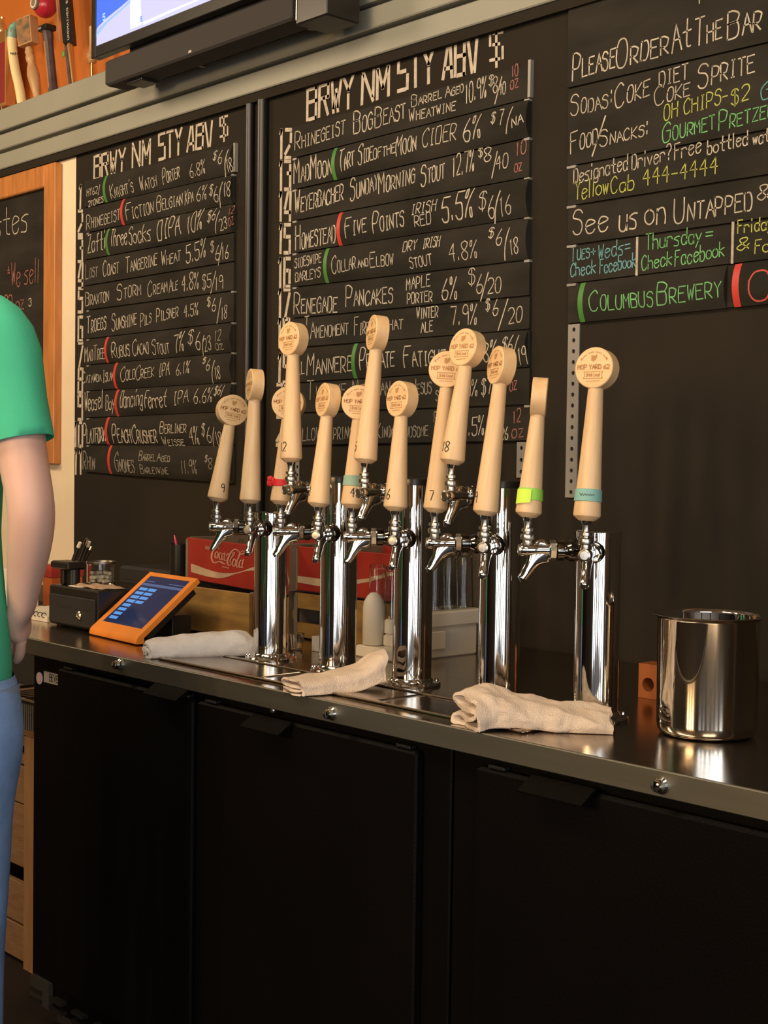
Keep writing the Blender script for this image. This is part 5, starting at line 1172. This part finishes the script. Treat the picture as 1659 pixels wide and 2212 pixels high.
# 5 tall black label handle over a copper-glass bottle
t, x = dtap('tall black label tap handle with lettering and gold stem', 155)
b0 = at2(161, 178); b0.z = SZ+.001; m_ = at2(151, 96); tp_ = at2(139, -40)
obj('gold_stem', MB().tube([b0, b0.lerp(m_, .5), m_], [(.006, .006), (.008, .008), (.012, .009)], 14), 'copper', t, smooth=.7)
p = at2(143, 118); obj('hop_sticker', MB().sphere((p.x, SY-.011, p.z), .010, 12, 8, (.8, .4, 1.2)), 'sticker', t, smooth=.8)
obj('dark_slat', MB().tube([b0+Vector((-.014, 0, 0)), m_+Vector((-.020, 0, 0))], (.011, .007), 6), 'darkwood', t, smooth=.3)
ax_ = (tp_-m_); Lb = ax_.length; Mb = Matrix.Translation(m_) @ ax_.to_track_quat('Z', 'Y').to_matrix().to_4x4()
bd_ = obj('black_label', MB().tube([m_, tp_], (.027, .022), 4), 'black', t, smooth=0)
bl = MB(); a_ = at2(138, 90); c_ = at2(129, -30)
obj('silver_panel', MB().add([(a_.x-.007, SY-.0155, a_.z), (a_.x+.006, SY-.0185, a_.z+.004), (c_.x+.006, SY-.0185, c_.z), (c_.x-.007, SY-.0155, c_.z)], [(0, 1, 2, 3)]), 'galv', t, smooth=0)
mb = MB(); a_ = at2(160, 88); zz = a_.z
for i, ch in enumerate('UNCHAINED SERIES'):
    if ch != ' ':
        for st_ in G[ch]:
            sm = st_[0] == '~'; q = st_[1:] if sm else st_; pts = [Vector((int(q[k])/4.5*.0095, (int(q[k+1])-2)/7*.010)) for k in range(0, len(q)-1, 2)]
            if sm: pts = crom(pts, 3)
            ribbon(mb, pts, .0018, lambda a: Vector((a_.x-(zz-a_.z)*.085+.003-a.y, SY-.0215+.0, zz+a.x)))
    zz += .0125
obj('label_lettering', mb, 'paper', t, smooth=0)
# 6 small knob handle beside the television
t, x = dtap('short turned wooden knob on a gold stem beside the television', 199)
xx = X(199, 140); zb = Zp(199, 137)
obj('gold_stem', MB().lathe([(.005, 0), (.005, zb-SZ)], 14, Matrix.Translation((xx, SY, SZ+.0005))), 'brass', t, smooth=.5)
obj('turned_knob', MB().lathe([(.010, 0), (.016, .006), (.014, .011), (.019, .017), (.017, .023), (.020, .029), (.013, .037), (.010, .06), (.012, .12), (.0001, .13)], 24, Matrix.Translation((xx, SY, zb+.0006))), 'turned', t, smooth=.7)

# ================================================================ LEFT OF THE COOLER: wooden crates and mesh basket
wc = thing('wooden_rack', 'rough pine slatted rack standing left of the black cooler', 'rack', (-3.6, 1.95, 0))
yr = 1.79; px_l, px_r = onY(51, 1800, yr).x, onY(73, 1800, yr).x; ztop = onY(60, 1590, yr).z
obj('post', MB().box((px_l, yr, 0), (px_r, yr+.05, ztop), bev=.003), 'postwood', wc, smooth=.4)
obj('post', MB().box((px_l-.75, yr, 0), (px_l-.70, yr+.05, ztop), bev=.003), 'postwood', wc, smooth=.4)
obj('post', MB().box((px_l, yr+.30, 0), (px_r, yr+.35, ztop), bev=.003), 'postwood', wc, smooth=.4)
obj('post', MB().box((px_l-.75, yr+.30, 0), (px_l-.70, yr+.35, ztop), bev=.003), 'postwood', wc, smooth=.4)
vb = [1592, 1612, 1632, 1652, 1657, 1738, 1741, 1876, 1912, 1999, 2004, 2100, 2104, 2190]
for a, b_ in zip(vb[::2], vb[1::2]):
    za, zb = onY(40, a, yr).z, max(.012, onY(40, b_, yr).z)
    if za-zb < .008: continue
    obj('plank', MB().box((px_l-.70, yr+.012, zb), (px_l-.0005, yr+.03, za), bev=.002), 'pallet', wc, smooth=.4)
obj('top_board', MB().box((px_l-.75, yr-.004, ztop+.0003), (px_r+.002, yr+.35, ztop+.016), bev=.002), 'pallet', wc, smooth=.4)
mbk = thing('mesh_basket', 'grey woven mesh basket on top of the pine rack', 'basket', (-3.45, 1.93, ztop+.0165))
zt2 = onY(50, 1512, yr).z; bxl, bxr = px_l-.20, px_r
mbm = mat('grey_mesh', (.13, .12, .11), .5, .4)
for k in range(13):
    z_ = ztop+.018+k*(zt2-ztop-.03)/12
    obj('mesh_wire', MB().tube([(bxl, yr+.004, z_), (bxr, yr+.004, z_), (bxr, yr+.16, z_), (bxl, yr+.16, z_), (bxl, yr+.004, z_)], .0022, 6, cap=False), mbm, mbk, smooth=.5)
for k in range(25):
    x_ = bxl+k*(bxr-bxl)/24; obj('mesh_wire', MB().tube([(x_, yr+.001, ztop+.017), (x_, yr+.001, zt2-.01)], .0020, 6), mbm, mbk, smooth=.5)
for k in range(12):
    y_ = yr+.01+k*.0135; obj('mesh_wire', MB().tube([(bxr+.003, y_, ztop+.017), (bxr+.003, y_, zt2-.01)], .0020, 6), mbm, mbk, smooth=.5)
obj('rim', MB().tube([(bxl, yr+.002, zt2), (bxr, yr+.002, zt2), (bxr, yr+.162, zt2), (bxl, yr+.162, zt2), (bxl, yr+.002, zt2)], .005, 8, cap=False), 'nickel', mbk, smooth=.5)
obj('dark_liner', MB().box((bxl+.008, yr+.010, ztop+.0165), (bxr-.008, yr+.152, zt2-.03)), 'blackmatt', mbk, smooth=0)
ub = thing('void_backing', 'black backing added behind the pine rack for the dark void under the bar', 'cabinet', (-3.7, 2.3, 0))  # black box and panels stand in for the dark void under the counter
obj('backing_body', MB().box((-4.6, 2.16, 0), (-3.012, 2.44, .918)), 'blackmatt', ub, smooth=0)
obj('backing_panel', MB().box((-4.55, 2.148, .08), (-3.83, 2.1595, .89), bev=.002), 'blackmatt', ub, smooth=.3)
obj('backing_panel', MB().box((-3.80, 2.148, .08), (-3.06, 2.1595, .89), bev=.002), 'blackmatt', ub, smooth=.3)

# ================================================================ THE PERSON
r_v = Vector((.85, .527, 0)).normalized(); f_v = Vector((-r_v.y, r_v.x, 0))
SH = atD(4, 718, 2.40); EL = atD(70, 1112, 2.37); WR = atD(46, 1318, 2.46); HN = atD(6, 1380, 2.53)
cen = SH-r_v*.185; cen.z = 0
per = thing('person', 'person in a green T-shirt and blue jeans seen from behind, hand at the hip', 'person', (cen.x, cen.y, 0))
pw = lambda x, y, z: Vector((cen.x, cen.y, 0))+r_v*x+f_v*y+Vector((0, 0, z))
def skinned(name, verts, edges, radii, m, parent, sub=2, root=0, smooth_skin=True):
    me = bpy.data.meshes.new(name); inv = per.matrix_basis.inverted()
    me.from_pydata([tuple(inv @ v) for v in verts], edges, []); me.materials.append(M[m])
    o = bpy.data.objects.new(name, me); C.objects.link(o); o.parent = parent
    sk = o.modifiers.new('skin', 'SKIN'); sk.use_smooth_shade = True
    if not me.skin_vertices: 
        bpy.context.view_layer.objects.active = o
    sv = me.skin_vertices[0].data
    for i, r in enumerate(radii): sv[i].radius = (r, r) if not isinstance(r, tuple) else r
    for i in range(len(radii)): sv[i].use_root = (i == root)
    s_ = o.modifiers.new('subdivision', 'SUBSURF'); s_.levels = sub; s_.render_levels = sub
    return o
V, E_, Rr = [], [], []
def node(p, r, par=None):
    V.append(p); Rr.append(r); i = len(V)-1
    if par is not None: E_.append((par, i))
    return i
SZh = SH.z
pel = node(pw(0, 0, .97), (.165, .11)); sp1 = node(pw(0, -.01, 1.14), (.145, .10), pel); sp2 = node(pw(0, -.01, 1.32), (.165, .115), sp1); sp3 = node(pw(0, 0, SZh-.05), (.14, .09), sp2)
nk = node(pw(0, .01, SZh+.07), .058, sp3); hd0 = node(pw(0, .03, SZh+.16), (.070, .078), nk); hd1 = node(pw(0, .03, SZh+.25), (.078, .098), hd0); hd2 = node(pw(0, .025, SZh+.315), (.055, .07), hd1)
def hand(wrist, dirv, side, w):
    """palm with four fingers and a thumb growing from the wrist node"""
    d = dirv.normalized(); pm = node(V[wrist]+d*.055, (.036, .018), wrist); kn = node(V[wrist]+d*.092, (.038, .015), pm)
    for k, L in enumerate((.068, .078, .074, .058)):
        off = side*((k-1.5)*.021); a = node(V[kn]+off+d*.018, .0095, kn); b_ = node(V[a]+d*L*.5+w*.006, .0088, a); node(V[b_]+d*L*.4+w*.016, .0075, b_)
    t0 = node(V[pm]-side*.038+w*.006, .011, pm); t1 = node(V[t0]-side*.016+d*.026+w*.004, .0105, t0); node(V[t1]+d*.024, .0085, t1)
shr = node(SH, .058, sp3)
m1 = node(SH.lerp(EL, .35)+RIGHT*.004, .050, shr); m2 = node(SH.lerp(EL, .66), .0455, m1); el = node(EL+RIGHT*.001, .0430, m2)
f1 = node(EL.lerp(WR, .30)+RIGHT*.001, .0420, el); f2 = node(EL.lerp(WR, .65), .0335, f1); wr = node(WR, .0255, f2)
hand(wr, (HN-WR), f_v*-.6+Vector((0, 0, -.5)) if False else f_v.cross((HN-WR).normalized()).normalized(), r_v*-1)
SHl = pw(-.185, 0, SZh); ELl = pw(-.25, .02, SZh-.30); WRl = pw(-.24, .14, SZh-.53)
sl_ = node(SHl, .058, sp3); a1 = node(SHl.lerp(ELl, .5), .050, sl_); a2 = node(ELl, .043, a1); a3 = node(ELl.lerp(WRl, .4), .040, a2); a4 = node(WRl, .026, a3)
hand(a4, (WRl-ELl)+Vector((0, 0, -.1)), f_v*1.0, r_v)
for sx in (1, -1):
    h_ = node(pw(.10*sx, 0, .90), .088, pel); k1 = node(pw(.105*sx, .01, .70), .076, h_); k2 = node(pw(.105*sx, .02, .50), .055, k1); k3 = node(pw(.105*sx, -.01, .34), .053, k2); k4 = node(pw(.105*sx, -.02, .10), .036, k3); k5 = node(pw(.105*sx, .06, .05), (.038, .03), k4); node(pw(.11*sx, .15, .035), (.035, .022), k5)
body = skinned('body', V, E_, Rr, 'skin', per)
# face and hair (outside the frame, but there)
hx = lambda x, y, z: pw(x, .03+y, SZh+.235+z)
for sx in (-1, 1):
    ey = obj('eye', MB().sphere(hx(.031*sx, .083, .0), .0115, 14, 10), 'paper', body, smooth=1)
    ea = obj('ear', MB().sphere(hx(.080*sx, -.005, -.01), .026, 14, 10, (.35, .6, 1.1)), 'skin', body, smooth=1)
obj('nose', MB().tube([hx(0, .094, .005), hx(0, .108, -.025), hx(0, .098, -.038)], [.007, .012, .009], 12), 'skin', body, smooth=1)
obj('mouth', MB().tube([hx(-.022, .087, -.060), hx(0, .096, -.058), hx(.022, .087, -.060)], [.003, .006, .003], 10), 'chalkred', body, smooth=1)
obj('hair', MB().sphere(hx(0, -.016, .026), .098, 28, 18, (.93, .98, .95)), 'hair', per, smooth=1)
# T-shirt: torso plus two open sleeves
def loft(mb, rings, n=36, flip=False):
    vs = [c+a*math.cos(2*pi*i/n)+b_*math.sin(2*pi*i/n) for c, a, b_ in rings for i in range(n)]
    return mb.add(vs, [(k*n+i, k*n+(i+1) % n, (k+1)*n+(i+1) % n, (k+1)*n+i) for k in range(len(rings)-1) for i in range(n)])
def edge_c(u, v, hw, hd):     # torso ring whose right outline passes the given image point
    z = atD(u, v, 2.40).z; e = atD(u, v, 2.41); c = Vector((e.x, e.y, z))-r_v*((math.hypot(hw*.963, hd*.267)+.008)/.963)
    return (c, r_v*hw, f_v*hd)
rings = [edge_c(20, 1478, .195, .135), edge_c(21, 1450, .195, .137), edge_c(19, 1400, .192, .136), edge_c(12, 1320, .187, .132), edge_c(4, 1230, .180, .128), edge_c(-1, 1150, .178, .124), edge_c(2, 1060, .180, .124), edge_c(6, 960, .184, .126)]
c9 = rings[-1][0]
for z_, hw, hd in ((SZh-.09, .190, .128), (SZh-.02, .182, .118), (SZh+.03, .150, .098), (SZh+.062, .095, .075), (SZh+.078, .066, .066)):
    rings.append((pw(0, 0, z_), r_v*hw, f_v*hd))
inner = [(c-Vector((0, 0, 0)), a*.965, b_*.965) for c, a, b_ in rings[:1]]
sm_ = MB(); rr2 = []
for i in range(len(rings)-1):
    for k in range(3):
        t = k/3; rr2.append(tuple(rings[i][j].lerp(rings[i+1][j], t) for j in range(3)))
rr2.append(rings[-1])
n = 40; vs = []
for c, a, b_ in rr2:
    for i in range(n):
        q = 2*pi*i/n; p = c+a*math.cos(q)+b_*math.sin(q)
        p += (a*math.cos(q)+b_*math.sin(q)).normalized()*noise.noise(Vector((p.x*9, p.y*9, p.z*5)))*.007; vs.append(p)
sm_.add(vs, [(k*n+i, k*n+(i+1) % n, (k+1)*n+(i+1) % n, (k+1)*n+i) for k in range(len(rr2)-1) for i in range(n)])
loft(sm_, [inner[0], (inner[0][0]+Vector((0, 0, .1)), inner[0][1], inner[0][2])], n)
shirt = obj('t_shirt', sm_, 'shirt', per, smooth=1.2, sub=1)
def sleeve(S0, E0, prof):
    mb = MB(); d = (E0-S0).normalized(); a = d.cross(f_v).normalized(); b_ = d.cross(a); L = (E0-S0).length; n = 36; vs = []
    for t, r, sh in prof:
        for i in range(n):
            q = 2*pi*i/n; w_ = 1+.05*noise.noise(Vector((t*4, math.cos(q)*1.2, math.sin(q)*1.2)))
            vs.append(S0+d*(t*L)+RIGHT*sh+(a*math.cos(q)+b_*math.sin(q))*r*w_)
    mb.add(vs, [(k*n+i, k*n+(i+1) % n, (k+1)*n+(i+1) % n, (k+1)*n+i) for k in range(len(prof)-1) for i in range(n)]+[tuple(range(n-1, -1, -1))])
    return mb
sprof = [(-.19, .018, -.03), (-.17, .042, -.028), (-.10, .056, -.018), (0, .062, -.008), (.12, .062, -.002), (.25, .060, 0), (.38, .0585, 0), (.50, .0575, .001), (.555, .0570, .002), (.60, .0565, .002), (.602, .0545, .002), (.56, .053, .002), (.50, .0525, .001)]
obj('sleeve', sleeve(SH, EL, sprof), 'shirt', shirt, smooth=1.2)
obj('sleeve', sleeve(SHl, ELl, sprof), 'shirt', shirt, smooth=1.2)
# jeans
hipR = atD(40, 1540, 2.41)
V2, E2, R2 = [], [], []
def nd(p, r, par=None):
    V2.append(p); R2.append(r); i = len(V2)-1
    if par is not None: E2.append((par, i))
    return i
jm = MB()
def legloft(sx):
    rg = []
    for u, v, hw, hd in ((24, 1470, .100, .118), (36, 1500, .104, .122), (42, 1560, .108, .126), (40, 1620, .106, .122), (30, 1690, .098, .112), (21, 1760, .090, .102), (18, 1860, .083, .094), (14, 1960, .077, .086), (8, 2060, .072, .080), (2, 2160, .068, .076)):
        e = atD(u, v, 2.41); c = e-r_v*((math.hypot(hw*.963, hd*.267)+.006)/.963)
        if sx < 0:
            d = c-pw(0, 0, c.z); c = c-r_v*2*d.dot(r_v)
        rg.append((c, r_v*hw, f_v*hd))
    c = rg[-1][0]
    for z_, hw, hd in ((.40, .070, .080), (.22, .066, .076), (.055, .068, .084), (.050, .062, .078)):
        if z_ < c.z: rg.append((Vector((c.x, c.y, z_)), r_v*hw, f_v*hd))
    return rg
for sx in (1, -1):
    rg = legloft(sx); n = 32; vs = []
    for c, a, b_ in rg:
        for i in range(n):
            q = 2*pi*i/n; p = c+a*math.cos(q)+b_*math.sin(q); p += (a*math.cos(q)+b_*math.sin(q)).normalized()*noise.noise(p*12)*.006; vs.append(p)
    jm.add(vs, [(k*n+i, k*n+(i+1) % n, (k+1)*n+(i+1) % n, (k+1)*n+i) for k in range(len(rg)-1) for i in range(n)])
c = pw(0, 0, atD(24, 1470, 2.41).z)
loft(jm, [(c-Vector((0, 0, .17)), r_v*.10, f_v*.09), (c-Vector((0, 0, .12)), r_v*.178, f_v*.118), (c-Vector((0, 0, .03)), r_v*.180, f_v*.120), (c+Vector((0, 0, .03)), r_v*.174, f_v*.116)], 36)
jeans = obj('jeans', jm, 'denim', per, smooth=1.2, sub=1)
p_ = atD(30, 1500, 2.41); hwb = .106; cR = p_-r_v*((math.hypot(hwb*.99, .126*.267)+.005)/.963)
bl_ = MB(); loft(bl_, [(cR+Vector((0, 0, .010)), r_v*hwb*1.03, f_v*.124), (cR-Vector((0, 0, .012)), r_v*hwb*1.045, f_v*.126)], 36)
obj('belt_loop_band', bl_, mat('light_denim', (.26, .34, .52), .85, bump=.2, bscale=300), jeans, smooth=1.2)
for sx in (1, -1):
    b0 = Vector((0, 0, 0)); cx = legloft(sx)[-1][0]; cx = Vector((cx.x, cx.y, 0))
    s_ = MB().tube([cx-f_v*.10+Vector((0, 0, .045)), cx-f_v*.03+Vector((0, 0, .052)), cx+f_v*.05+Vector((0, 0, .045)), cx+f_v*.13+Vector((0, 0, .034)), cx+f_v*.19+Vector((0, 0, .028))], [(.036, .034), (.044, .045), (.046, .040), (.046, .030), (.032, .022)], 20)
    sh_ = obj('shoe', s_, 'shoe', per, smooth=1)
    obj('sole', MB().tube([cx-f_v*.11+Vector((0, 0, .0085)), cx+f_v*.04+Vector((0, 0, .0085)), cx+f_v*.20+Vector((0, 0, .0085))], [(.038, .008), (.048, .008), (.036, .008)], 16), 'paper', sh_, smooth=.8)
